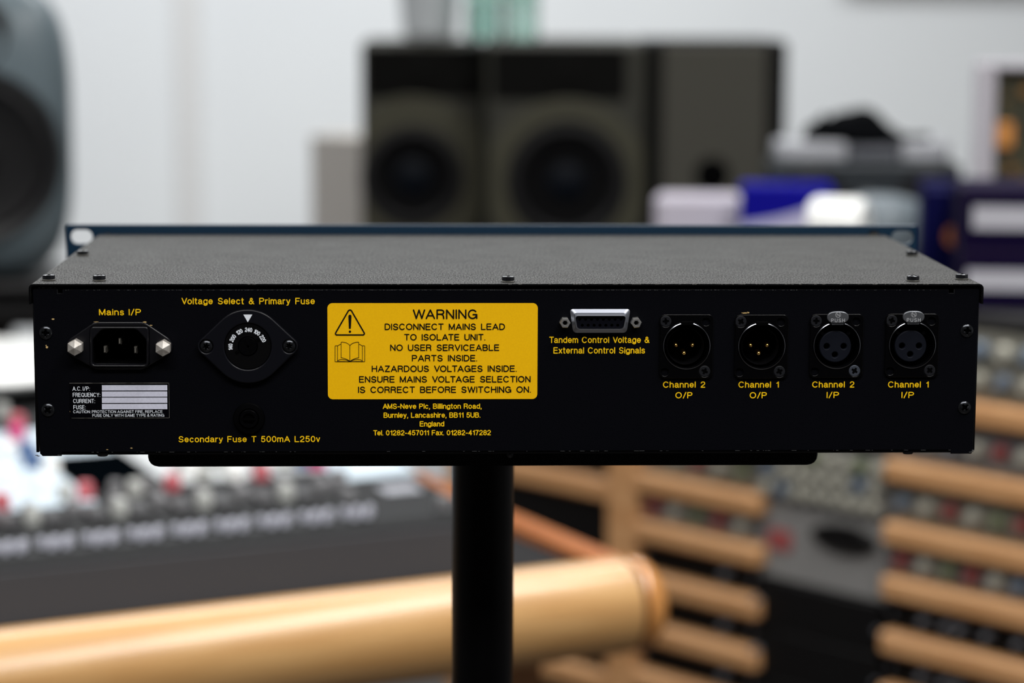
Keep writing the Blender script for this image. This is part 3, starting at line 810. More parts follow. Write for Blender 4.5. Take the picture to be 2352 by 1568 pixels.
            K(MB().lathe([(R3 * .98, -.004), (R3 * .98, -.0115)], (hx, 0, hz), 'y', 40).lathe([(R3 * .98, -.0041), (0, -.0041)], (hx, 0, hz), 'y', 40).build('insert_body', VOID, X))
            e = MB()
            for an in (45, 135):
                e.lathe([(.0009, -.004), (.0009, -.0008), (0, -.0008)], (hx + 43 * U * cos(radians(an)), 0, hz + 43 * U * sin(radians(an))), 'y', 10)
            K(e.build('key_rib', XLRB, X))
            lx, lz = cx - .5 * U, cz + 66.5 * U
            lp = [(lx + 25 * U * (abs(cos(t)) ** .75) * (1 if cos(t) > 0 else -1), lz + 14 * U * (abs(sin(t)) ** .85) * (1 if sin(t) > 0 else -1)) for t in [2 * pi * k / 40 for k in range(40)]]
            K(plate('push_latch', [lp], -.0018, -.0036, LATCH, X, .0004, label='silver oval push latch', seg=2))
            K(MB().box(lx - 14 * U, lx + 14 * U, -.0030, -.0012, lz - 18 * U, lz - 12 * U, .0002).build('latch_tongue', LATCH, X))
            e = MB(); yy = -.00362
            lay, W_ = layout('PUSH', .42, .3)
            for x0, sts in lay:
                for s2 in sts: ribbon(e, s2, 1.3 * U, yy, lambda px, pz: (lx + (x0 + px - W_ / 2) * 8.3 * U, lz - 10.5 * U + pz * 7.3 * U))
            for s2 in (A(0, 0, 6, 6, 0, 360), [(-2.5, -3), (-2.5, 3), (2.5, -3), (2.5, 3)], [(-4, 2), (-2.5, 3)], [(4, -2), (2.5, -3)]):
                ribbon(e, s2, 1.0 * U, yy, lambda px, pz: (lx + px * U, lz + (6 + pz) * U))
            K(e.build('lettering', LATCHT, X, 'embossed ring emblem and the word PUSH'))
        for k, p in enumerate(sc):
            o = link('flange_screw', flatl if (i == 2 and k == 1) else flat, X, 'cross-head screw'); o.location = (p[0], -.0010, p[1] - ZL); o.rotation_euler = (0, [.2, .9, .35, .6][i] + k * .5, 0)
    for tx, t2, a0, a1, b0, b1, y1, y2 in (('Channel 2', 'O/P', 1522.6, 1619.8, 1551, 1590.4, 890.2, 914.6), ('Channel 1', 'O/P', 1695.9, 1789, 1721.6, 1761.2, 890.2, 914.6),
                                           ('Channel 2', 'I/P', 1865.2, 1962.2, 1898.4, 1927, 889.9, 914), ('Channel 1', 'I/P', 2039.4, 2133.2, 2070.4, 2099.1, 889.9, 914)):
        K(text_part(tx, a0, a1, y1, 14.8, 2.35, YEL, u, space=.62)); K(text_part(t2, b0, b1, y2, 14.8, 2.35, YEL, u))
    return u


unit()


# ================================================================== STAND UNDER THE UNIT
def stand():
    c = at_d(1109, 1200, 1.262)
    s = thing('equipment_stand', 'black tubular stand with a flat tray carrying the rack unit', 'stand', (c.x, c.y, 0))
    STM = mat('stand_black', (2, 2, 3), .38, spec=.12)
    zt = ZL - .0812
    x0, x1 = at_y(340, 1060, .008).x - c.x, at_y(1878, 1060, .008).x - c.x
    zb = at_y(1100, 1069.5, .008).z
    r = .0046
    pts = [(x0, zt)] + [(x0 + r - r * cos(radians(a)), zb + r - r * sin(radians(a))) for a in (0, 22, 45, 67, 90)] + [(x1 - r + r * sin(radians(a)), zb + r - r * cos(radians(a))) for a in (0, 22, 45, 67, 90)] + [(x1, zt)]
    MB().prism(pts, .24 - c.y, .008 - c.y, .0006).build('tray', STM, s)
    p = at_y(1172, 1046, .004)
    MB().lathe([(.0018, 0), (.0016, .0012), (.0, .0018)], (p.x - c.x, .008 - c.y, zt - .0016), 'y', 16).build('tray_bolt', SCREWB, s)
    MB().lathe([(.0162, .42), (.0162, zb - .0005), (.0, zb - .0005)], (0, 0, 0), 'z', 40).build('upper_pole', STM, s)
    MB().lathe([(.026, .30), (.026, .44), (.0165, .445)], (0, 0, 0), 'z', 32).build('clamp_collar', STM, s)
    MB().lathe([(.021, .04), (.021, .40)], (0, 0, 0), 'z', 32).build('lower_pole', STM, s)
    for k in range(3):
        a = radians(100 + 120 * k)
        MB().tube([(.02 * cos(a), .02 * sin(a), .16), (.17 * cos(a), .17 * sin(a), .05), (.30 * cos(a), .30 * sin(a), .012)], .011, 12).build('leg', STM, s)


stand()


# ================================================================== BACKGROUND FRAMES
def cam_floor(X, D, z=0.0):                   # point from lateral offset and distance in the camera's horizontal frame
    return Vector((CAM.x + X * cos(YAW) + D * sin(YAW), CAM.y - X * sin(YAW) + D * cos(YAW), z))


def knob(r, h, n=14, cap=.85):
    return MB().lathe([(r, 0), (r, h * .7), (r * cap, h), (0, h)], (0, 0, 0), 'y', n)


def mesh_only(mb, name, m):
    me = bpy.data.meshes.new(name); me.from_pydata(mb.v, [], mb.f); me.materials.append(m)
    me.polygons.foreach_set('use_smooth', mb.sm); me.update(); me.set_sharp_from_angle(angle=radians(38)); return me


# ---- round-shouldered grey monitor at the left edge
def round_monitor():
    D = 3.05
    c = at_d(-62, 300, D)
    hw, hh, dp = .1235, .190, .22
    s = thing('studio_monitor', 'smooth blue-grey rounded loudspeaker cut off at the left edge of the photo', 'loudspeaker', (c.x, c.y, c.z - hh), radians(8))
    body = mat('monitor_grey', (84, 96, 102), .4, spec=.4)
    N = 48
    def se(k, sx, sz, e=3.6):
        t = 2 * pi * k / N; ct, st = cos(t), sin(t)
        return (hw * sx * abs(ct) ** (2 / e) * (1 if ct > 0 else -1), hh + hh * sz * abs(st) ** (2 / e) * (1 if st > 0 else -1))
    m = MB(); rings = []
    for sc_, y in ((.30, -.034), (.62, -.033), (.80, -.028), (.92, -.016), (.98, .004), (1, .03), (.99, .09), (.92, .16), (.75, .21), (.4, .22), (0.01, .22)):
        rings.append([(se(k, sc_, sc_)[0], y, se(k, sc_, sc_)[1]) for k in range(N)])
    n = N
    vs_ = [p for r_ in rings for p in r_]
    fs = [(k * n + i, k * n + (i + 1) % n, (k + 1) * n + (i + 1) % n, (k + 1) * n + i)[::-1] for k in range(len(rings) - 1) for i in range(n)] + [tuple(range(n))]
    m.add(vs_, fs, True); m.build('cabinet', body, s)
    wz = hh - .030
    dark = mat('cone_black', (7, 7, 9), .6, spec=.2); surr = mat('surround_black', (18, 19, 21), .45, spec=.3)
    w = MB().lathe([(.112, .028), (.108, .042), (.100, .040), (.094, .036)], (0, 0, wz), 'y', 48).build('woofer_surround', surr, s)
    MB().lathe([(.096, .037), (.088, .041), (.080, .037), (.040, .0365), (.028, .0365), (0, .0365)], (0, 0, wz), 'y', 48).build('woofer_cone', dark, s)
    MB().lathe([(.030, .036), (.022, .042), (.0, .045)], (0, 0, wz), 'y', 32).build('dust_cap', mat('cap_black', (6, 6, 8), .5, spec=.2), s)
    MB().lathe([(.05, .03), (.045, .034), (.02, .028), (0, .03)], (0, 0, hh + .12), 'y', 32).build('tweeter', dark, s)
    # stand
    t = thing('speaker_stand', 'black stand beneath the rounded grey loudspeaker at the left edge', 'stand', (c.x, c.y + .09, 0), radians(8))
    sm = mat('stand_dark', (16, 16, 18), .5)
    zt = c.z - hh
    MB().box(-.10, .10, -.13, .12, zt - .012, zt, .003).build('top_plate', sm, t)
    MB().box(-.085, .085, -.11, .10, zt - .062, zt - .012, .02).build('isolation_block', sm, t)
    MB().lathe([(.03, .02), (.03, zt - .06)], (0, 0, 0), 'z', 24).build('column', sm, t)
    MB().box(-.15, .15, -.15, .15, 0, .02, .004).build('base', sm, t)


round_monitor()


# ---- loudspeakers in the middle, on a low table
def mid_speakers():
    tb = thing('side_table', 'dark side table carrying the pair of olive-black loudspeakers', 'table', (0, 0, 0))
    tz = .86
    a, b = at_d(560, 700, 3.55), at_d(1830, 700, 3.55)
    y0, y1 = a.y - .1, a.y + .48
    tm = mat('table_dark', (34, 31, 29), .5)
    MB().box(a.x, b.x, y0, y1, tz - .03, tz, .003).build('table_top', tm, tb)
    for x in (a.x + .03, b.x - .07):
        for y in (y0 + .02, y1 - .06):
            MB().box(x, x + .04, y, y + .04, 0, tz - .03).build('leg', tm, tb)
    cab = mat('speaker_olive_black', (44, 44, 38), .6, spec=.25); ring = mat('waveguide_olive', (54, 53, 41), .5, spec=.3); grl = mat('grille_black', (8, 8, 7), .85, spec=.08)
    cone = mat('woofer_black', (4, 4, 5), .8, spec=.08); sur = mat('woofer_rubber', (18, 18, 19), .5, spec=.2); capm = mat('cap_blueblack', (2, 6, 14), .6, spec=.1)  # blue gloss of the dust caps is put into their colour

    def speaker(px, D, w, rz, lab, dpt=.28, wr=.084, ox=0.0, r1=.121):
        top = at_d(px, 92, D); h = top.z - tz
        s = thing('box_loudspeaker', lab, 'loudspeaker', (top.x, top.y, tz), rz, 'box loudspeakers on the side table')
        MB().box(-w / 2, w / 2, 0, dpt, 0, h, .008).build('cabinet', cab, s)
        fz = h - .205
        MB().prism(rrect(-w / 2 + .006, w / 2 - (.030 if w > .2 else .008), h - .085, h - .010, .008), .0, -.004).build('tweeter_grille', grl, s)
        MB().lathe([(.030, .004), (.028, .005), (.012, .0045), (0, .006)], (0, 0, h - .048), 'y', 28).build('tweeter', grl, s)
        lim = w / 2 - .004
        outer = [(max(-lim, min(lim, ox + r1 * cos(2 * pi * k / 64))), fz + r1 * sin(2 * pi * k / 64)) for k in range(64)]
        outer = [p for k, p in enumerate(outer) if p != outer[k - 1]]
        plate('woofer_ring', [outer, circ(ox, fz, wr + .005, 48)], .001, -.006, ring, s, .002, 'olive ring around the woofer')
        MB().lathe([(wr + .006, .002), (wr + .002, .009), (wr - .010, .010), (wr - .018, .003)], (ox, 0, fz), 'y', 48).build('woofer_surround', sur, s)
        MB().lathe([(wr - .016, .005), (wr - .03, .001), (.024, .001)], (ox, 0, fz), 'y', 48).build('woofer_cone', cone, s)
        MB().lathe([(.028, .001), (.022, .005), (0, .007)], (ox, 0, fz), 'y', 32).build('dust_cap', capm, s)
        return s, h
    speaker(973, 3.62, .188, 0, 'narrower olive-black box loudspeaker, the one nearer the pale carton', .20, .074, -.016, .122)
    speaker(1304, 3.5, .230, 0, 'widest olive-black box loudspeaker with a blue glint coloured into its dust cap')
    # third cabinet, turned
    c = at_d(1650, 92, 3.52); h = c.z - tz
    s = thing('box_cabinet', 'brown-grey cabinet with a small round black port beside the loudspeakers', 'loudspeaker', (c.x, c.y, tz), 0)
    w = 322 / F * 3.52
    MB().box(-w / 2, w / 2, 0, .26, 0, h, .006).build('cabinet', mat('cabinet_dark', (14, 14, 13), .7, spec=.1), s)
    MB().box(-w / 2 + .022, w / 2 - .030, -.004, .002, .02, h - .006, .002).build('face_board', mat('face_brown_grey', (62, 61, 55), .7, spec=.2), s)
    p = at_d(1640, 405, 3.52)
    MB().lathe([(.026, .0042), (.024, .0048), (0, .0046)], (p.x - c.x, 0, p.z - tz), 'y', 32).build('port', VOID, s, 'round black port')
    # pale box at the left of the pair
    c = at_d(792, 290, 3.93)
    s = thing('pale_carton', 'pale grey carton standing left of the olive-black loudspeakers', 'box', (c.x, c.y, tz), radians(-38))
    gm = mat('pale_card', (172, 168, 163), .7)
    hh = at_d(770, 312, 3.93).z - tz
    MB().box(-.075, .075, 0, .11, 0, hh, .003).build('carton_body', gm, s)
    MB().box(-.075, .075, .045, .065, hh - .001, hh + .0006).build('tape_strip', mat('tape', (150, 140, 124), .5), s)
    # bottles and tub on top of the two speakers
    topz = at_d(1304, 92, 3.5).z
    gl = mat('green_glass', (196, 228, 218), .12, trans=.7, spec=.5); gl2 = mat('deep_green_glass', (160, 200, 188), .12, trans=.75)
    lq = mat('green_label', (150, 190, 180), .5)
    for k, (px, r_, m_, lab) in enumerate(((1110, .0265, gl2, 'deep green glass bottle standing on the loudspeakers beside the grey tub'), (1197, .0265, gl, 'paler green bottle standing on the widest loudspeaker'))):
        c = at_d(px, 70, 3.6)
        b_ = thing('bottle', lab, 'bottle', (c.x, c.y, topz), 0, 'bottles on the loudspeakers')
        MB().lathe([(0, .002), (r_ * .9, 0), (r_, .006), (r_, .15), (r_ * .8, .175), (r_ * .38, .20), (r_ * .36, .25), (r_ * .42, .252), (r_ * .42, .262), (0, .262)], (0, 0, 0), 'z', 28).build('glass_body', m_, b_)
        MB().lathe([(r_ * 1.01, .055), (r_ * 1.012, .06), (r_ * 1.012, .125), (r_ * 1.01, .13)], (0, 0, 0), 'z', 28).build('paper_label', lq, b_)
    c = at_d(985, 60, 3.66)
    b_ = thing('plastic_tub', 'translucent grey tub standing on the narrower loudspeaker', 'tub', (c.x, c.y, topz))
    MB().lathe([(0, .001), (.036, 0), (.040, .004), (.047, .09), (.049, .10), (.047, .10), (.044, .09), (.038, .006), (0, .005)], (0, 0, 0), 'z', 32).build('tub_body', mat('tub_plastic', (170, 175, 178), .4), b_)
    MB().lathe([(.050, .098), (.051, .108), (.045, .112), (0, .112)], (0, 0, 0), 'z', 32).build('tub_lid', mat('tub_lid', (196, 204, 208), .4), b_)


mid_speakers()


# ================================================================== DESK AND CONSOLE
DA = radians(27) - YAW
def desk():
    A0 = at_z(1436, 1388, .765)               # right end of the armrest's centre line
    d = thing('studio_desk', 'graphite studio desk with a thick rounded honey-wood armrest and wood side rail', 'desk', (A0.x, A0.y, 0), DA)
    # local x: -x runs left along the armrest, +y runs back
    R_ = .0425; L = 1.45
    m = MB(); prof = []
    m.tube([(-L, 0, .765), (-.004, 0, .765)], R_, 40); m.build('armrest', WOOD, d, 'round honey-coloured wooden armrest')
    m = MB().lathe([(R_ * .9, -.004), (R_ * .9, .004)], (0, 0, .765), 'x', 40); m.build('armrest_joint', mat('joint_brown', (92, 54, 24), .5), d, 'dark joint line in the armrest')  # dark brown ring in the groove before the end cap
    m = MB().lathe([(0, .003), (R_ * .97, .003), (R_, .007), (R_ * .97, .014), (R_ * .85, .022), (R_ * .6, .029), (R_ * .3, .033), (0, .034)], (0, 0, .765), 'x', 40)
    m.build('armrest_end', mat('end_cap_wood', (190, 130, 68), .32, coat=.6), d, 'tan rounded end cap')
    MB().box(-L, .0, .03, .95, .765, .790, .003).build('desk_top', DESKG, d)
    MB().box(-.012, .014, .025, .95, .760, .803, .004).build('side_rail', WOODO, d, 'orange-brown wooden side rail')
    for x in (-L + .02, -.09):
        for y in (.10, .86):
            MB().box(x, x + .06, y, y + .06, 0, .765, .003).build('desk_leg', mat('leg_wood', (150, 104, 60), .5), d)
    # ---- mixing console standing on the desk
    c = thing('mixing_console', 'large grey mixing console with rows of knobs, red caps and pale channel panels', 'mixing console', (A0.x, A0.y, .790), DA)
    x1, x0 = -.118, -1.44
    f0, f1 = .050, .80
    h0, sl = .060, .05
    zt = lambda y: h0 + (y - f0) * sl
    m = MB()
    prof = [(f0 + .01, 0), (f0, h0 - .006), (f0 + .006, h0), (f1, zt(f1)), (f1 + .02, 0)]
    n = len(prof)
    m.add([(x0, p[0], p[1]) for p in prof] + [(x1, p[0], p[1]) for p in prof], [(i, (i + 1) % n, n + (i + 1) % n, n + i) for i in range(n)][::1] + [tuple(range(n))[::-1], tuple(range(n, 2 * n))])
    m.build('console_body', CONG, c)
    MB().box(x0 + .004, x1 - .004, f0 - .0015, f0 + .008, .006, h0 - .009, .001).build('fascia_panel', mat('fascia_grey', (64, 66, 71), .6, spec=.3), c)
    tilt = atan(sl)
    def panel(name, xa, xb, ya, yb, mt, lift=.0015, lab=None):
        o = MB().box(0, xb - xa, 0, (yb - ya), 0, lift, .0004).build(name, mt, c, lab)
        o.location = (xa, ya, zt(ya)); o.rotation_euler = (tilt, 0, 0); return o
    pale = mat('pale_channel_panel', (176, 190, 200), .5); paleg = mat('pale_grey_panel', (168, 172, 174), .5)
    def top(px, py):                         # pixel to (x, y) on the console's sloping top
        z_ = .79 + h0
        for _ in range(6):
            v = at_z(px, py, z_); dx, dy = v.x - A0.x, v.y - A0.y
            lx, ly = dx * cos(DA) + dy * sin(DA), -dx * sin(DA) + dy * cos(DA)
            z_ = .79 + zt(ly)
        return lx, ly
    def knob_mesh(nm, rad, h, m_, n=12): return mesh_only(MB().lathe([(rad, 0), (rad * .93, h * .8), (rad * .72, h), (0, h)], (0, 0, 0), 'z', n), nm, m_)
    small = knob_mesh('small_knob', .0036, .008, mat('small_knob_grey', (176, 178, 190), .35), 10)
    big = knob_mesh('channel_knob', .0075, .014, mat('knob_light', (176, 178, 174), .35))
    bright = knob_mesh('channel_knob', .0080, .014, mat('knob_white', (240, 242, 240), .25))
    dim = knob_mesh('channel_knob', .0070, .012, mat('knob_dim', (104, 104, 106), .4))
    red = knob_mesh('channel_knob', .0080, .014, mat('knob_red', (186, 92, 100), .5))
    pink = knob_mesh('channel_knob', .0080, .014, mat('knob_magenta', (196, 52, 116), .45))
    blue = knob_mesh('channel_knob', .0080, .014, mat('knob_blue', (52, 84, 130), .45))
    def put(me, name, x, y, lab=None):
        o = link(name, me, c, lab); o.location = (x, y, zt(y) + .0012); o.rotation_euler = (tilt, 0, 0); return o
    ga, gb = top(25, 1270), top(730, 1199)
    pitch = (gb[0] - ga[0]) / 7
    rowf = (ga[1] + gb[1]) / 2
    for k in range(-12, 9):
        xg = ga[0] + pitch * k
        if xg < x0 + .03: continue
        for q in range(5): put(small, 'small_knob', xg + (q - 2) * .0060, rowf + (.0045, -.0045)[q % 2])
    b1 = top(275, 1185); rowb = b1[1]
    b_m = mat('button_block', (30, 28, 30), .4)
    for k in range(-8, 9):
        xg = b1[0] + pitch * (k - 2)
        if xg < x0 + .05 or xg > top(790, 1120)[0]: continue
        panel('button_block', xg - .030, xg - .012, rowb - .014, rowb + .024, b_m, .006)
        put(big if k % 2 == 0 else dim, 'channel_knob', xg, rowb + (.0, .006)[k % 2])
        put(dim, 'channel_knob', xg + .003, rowb + .022)
    # pale channel panels, beyond the knob rows
    s0, s1 = top(208, 1135), top(372, 1113)
    ya = (s0[1] + s1[1]) / 2; dep = .26
    edges = [top(372, 1113)[0] + .004, top(560, 1110)[0], top(660, 1100)[0], top(762, 1088)[0]]
    for xa, xb in zip(edges, edges[1:]): panel('channel_panel', xa, xb - .004, ya, ya + dep, paleg)
    panel('channel_panel', edges[-1], edges[-1] + .075, top(840, 1101)[1], ya + dep, pale)
    panel('display_screen', s0[0], s1[0], ya, ya + .13, mat('screen_black', (2, 4, 6), .6, spec=.0), .004, 'black glossy display screen')
    panel('channel_panel', s0[0], s1[0], ya + .134, ya + dep, pale)
    xb = s0[0] - .004; yl = top(60, 1172)[1]
    while xb > x0 + .05:
        panel('channel_panel', max(xb - .10, x0 + .01), xb, yl if xb > s0[0] - .05 else yl - .004, ya + dep, pale); xb -= .104
    nx, ny = top(925, 1127)
    panel('name_plate', nx - .020, nx + .016, ny - .010, ny + .016, mat('name_plate', (150, 152, 160), .35), .002, 'small pale name plate')
    put(dim, 'channel_knob', *top(1018, 1172))
    for px, py, me, lab in ((196, 1146, red, 'red knob'), (396, 1126, red, 'red knob'), (600, 1102, red, 'red knob'), (728, 1078, pink, 'magenta knob'), (695, 1076, blue, 'blue knob'),
                            (4, 1172, red, 'red knob'), (40, 985, red, 'red knob'), (38, 1010, pink, 'magenta knob'), (62, 1050, blue, 'blue knob'), (74, 1075, blue, 'blue knob'),
                            (540, 1104, bright, None), (536, 1098, bright, None), (440, 1096, bright, None), (468, 1108, big, None), (460, 1080, big, None), (510, 1082, big, None), (656, 1078, big, None), (590, 1080, dim, None),
                            (420, 1082, big, None), (12, 1110, bright, None), (100, 1128, bright, None), (150, 1150, big, None), (20, 1050, bright, None), (5, 960, big, None), (120, 1090, bright, None), (340, 1130, dim, None), (310, 1140, big, None), (265, 1137, dim, None), (775, 1128, dim, None), (800, 1155, dim, None), (780, 1110, dim, None)):
        put(me, 'channel_knob', *top(px, py), lab)
    # pale curved case behind the console on the left
    q = at_d(-70, 818, 2.62)
    lx, ly = (q.x - A0.x) * cos(DA) + (q.y - A0.y) * sin(DA), -(q.x - A0.x) * sin(DA) + (q.y - A0.y) * cos(DA)
    s = thing('curved_case', 'white rounded case lying on the back of the console at the left edge', 'case', (q.x, q.y, .79 + zt(ly) + .004), radians(20))
    MB().lathe([(0, 0), (.11, .001), (.145, .008), (.158, .018), (.142, .027), (.10, .031), (0, .032)], (0, 0, 0), 'z', 48).build('case_shell', mat('case_white', (214, 216, 214), .4), s)
    MB().lathe([(.158, .014), (.1595, .016), (.158, .018)], (0, 0, 0), 'z', 48).build('case_seam', mat('case_seam', (120, 122, 122), .5), s)


desk()


# ================================================================== WOODEN RACK AT THE RIGHT
RP = cam_floor(.22, 2.75)
RA = radians(-47.5) - YAW
RTOP = .985


def rack_world(x, y, z=0.0):                  # rack-local to world
    return Vector((RP.x + x * cos(RA) - y * sin(RA), RP.y + x * sin(RA) + y * cos(RA), z))


def rack():
    r = thing('wooden_rack', 'long wooden equipment rack with blond slats between rows of modules', 'rack', (RP.x, RP.y, 0), RA)
    x0, x1 = -.44, .80
    dark = mat('rack_inside', (9, 9, 10), .8, spec=.1)
    MB().box(x0, x1, .030, .40, .03, RTOP - .018).build('rack_carcass', dark, r)
    MB().box(x0 - .01, x1 + .01, .0, .41, RTOP - .018, RTOP, .003).build('rack_top', mat('rack_top_black', (30, 30, 32), .5), r)
    MB().box(x0, x1, .02, .40, 0, .03).build('plinth', dark, r)
    for xa, xb in ((-.146, -.096), (-.44, -.40), (.755, .80)):
        MB().box(xa, xb, -.012, .035, .03, RTOP - .018, .004).build('post', WOODR, r)
    rows = [.938, .88, .805, .737, .678, .617, .557, .497, .437, .377, .317]
    for i, zz in enumerate(rows):
        if i >= 1:
            for xa, xb in ((-.096, .099), (.275, .50), (.50, .755)):
                MB().box(xa, xb, -.014, .034, zz - .013, zz + .012, .004).build('slat', WOODR, r)
    for zz in (.715, .475, .31):
        MB().box(-.40, -.146, -.008, .034, zz - .014, zz + .014, .004).build('slat', WOODR, r)
    # modules: faces between the slats
    lg = mat('module_pale', (132, 128, 118), .5, vary=(60, (98, 101, 92))); lg2 = mat('module_grey', (92, 94, 97), .45, vary=(50, (118, 118, 116)))
    bk = mat('module_black', (9, 9, 10), .5, spec=.2); blank = mat('blank_black', (7, 7, 8), .5, spec=.25)
    kd = mat('knob_highlight_grey', (104, 106, 112), .3); kl = mat('knob_cream', (156, 155, 144), .4); kb = mat('knob_bluegrey', (96, 108, 122), .35)  # smoke grey paints the cap highlights of dark knobs
    kr = mat('knob_brick', (126, 62, 62), .4); kg = mat('knob_sage', (104, 112, 88), .45)
    kmesh = {}
    def kn(kind, m_, rad):
        key = (kind, round(rad, 4))
        if key not in kmesh: kmesh[key] = mesh_only(MB().lathe([(rad, 0), (rad * .93, .010), (rad * .75, .013), (0, .013)], (0, 0, 0), 'y', 12), 'knob', m_)
        return kmesh[key]
    ord_ = ['top', 'second', 'third', 'fourth', 'fifth', 'sixth', 'seventh', 'eighth', 'ninth', 'tenth']
    rg = random.Random(11)
    def module(xa, xb, za, zb, fm, lab, knobs, name='rack_module', y=0.004):
        p = rack_world((xa + xb) / 2, y, za)
        t = thing(name, lab, 'audio module', p, RA, 'modules in the wooden rack')
        w_, h_ = xb - xa, zb - za
        MB().box(-w_ / 2, w_ / 2, 0, .024, 0, h_, .001).build('face_plate', fm, t)
        for kx, kz, m_, rad in knobs:
            o = link('knob', kn(m_.name, m_, rad), t); o.location = (kx, 0, kz)
        for sx in (-1, 1):
            o = link('fixing_screw', kn('fs', kd, .0025), t); o.location = (sx * (w_ / 2 - .005), .008, h_ / 2)
        return t
    for bay, (xa, xb) in (('left', (-.094, .086)), ('right', (.277, .498)), ('far right', (.502, .753))):
        for i in range(0, 8):
            zb = rows[i] - .014 if i else RTOP - .02
            za = rows[i + 1] + .013 if i else rows[1] + .013
            if i == 0: zb = RTOP - .02
            w_ = xb - xa; ks = []
            if i < 4:
                nk = 5 if bay == 'left' else 7
                for k in range(nk):
                    m_ = [kl, kg, kr, kl, kb, kl, kr][(k + i * 2) % 7]
                    ks.append((-w_ / 2 + w_ * (k + .6) / (nk + .2), (zb - za) * (.5 if i else .3), m_, .0085))
                    if i == 0: ks.append((-w_ / 2 + w_ * (k + .6) / (nk + .2), (zb - za) * .72, [kl, kb][k % 2], .0105))
                fm = (lg, lg2)[i % 2]
                lab = 'pale module with coloured knobs, %s row of the %s bay' % (ord_[i], bay)
            else:
                xs_ = (.046, ) if bay == 'left' else (-.060, -.030, -.012, .022, .062)
                ks = [(q, (zb - za) * .5, kd, .0048) for q in xs_]
                fm = bk; lab = 'black module with dark knobs painted as grey highlights, %s row of the %s bay' % (ord_[i], bay)
            module(xa, xb, za, zb, fm, lab, ks)
    # middle column
    xa, xb = .090, .271
    ks = []
    for j in range(3):
        for k in range(8):
            ks.append((-.078 + k * .0222 + rg.uniform(-.002, .002), .014 + j * .021, rg.choice([kl, kl, kg, kb, kl]), .0088))
    module(xa, xb, .745, .815, lg2, 'grey module crowded with cream knobs in the middle column', ks)
    module(xa, xb, .82, RTOP - .02, lg, 'pale upper module of the middle column', ks[:8])
    t = module(xa, xb, .655, .742, mat('silver_face', (128, 128, 127), .45), 'silver-grey module with a red display and a dark oval slot', [])
    o = MB().prism(rrect(-.078, -.045, .034, .056, .003), 0, -.003).build('red_display', mat('display_red', (150, 74, 74), .4), t, 'small red display')
    m = MB().lathe([(.045, .0), (.045, .006), (.041, .008), (0, .006)], (0, 0, 0), 'y', 32)
    for i, v in enumerate(m.v): m.v[i] = (v[0] + .032, v[1], v[2] * .32 + .062)
    m.build('oval_slot', blank, t, 'dark oval slot')
    for i, (za, zb) in enumerate(((.597, .653), (.54, .595), (.483, .538), (.426, .481), (.30, .424))):
        module(xa, xb, za, zb, blank, 'black blank panel, %s from the top under the silver module' % ord_[i].replace('top', 'first'), [(-.086, .03, kd, .003)], name='blank_panel', y=-.002)
    # modules in the far-left bay, dark
    module(-.398, -.148, .491, .699, blank, 'black panel behind the side rail in the leftmost bay of the rack', [], name='blank_panel')
    module(-.398, -.148, .326, .459, blank, 'lower black panel in the leftmost bay of the rack', [], name='blank_panel')
    module(-.398, -.148, .731, RTOP - .02, blank, 'upper black panel in the leftmost bay of the rack', [], name='blank_panel')


rack()


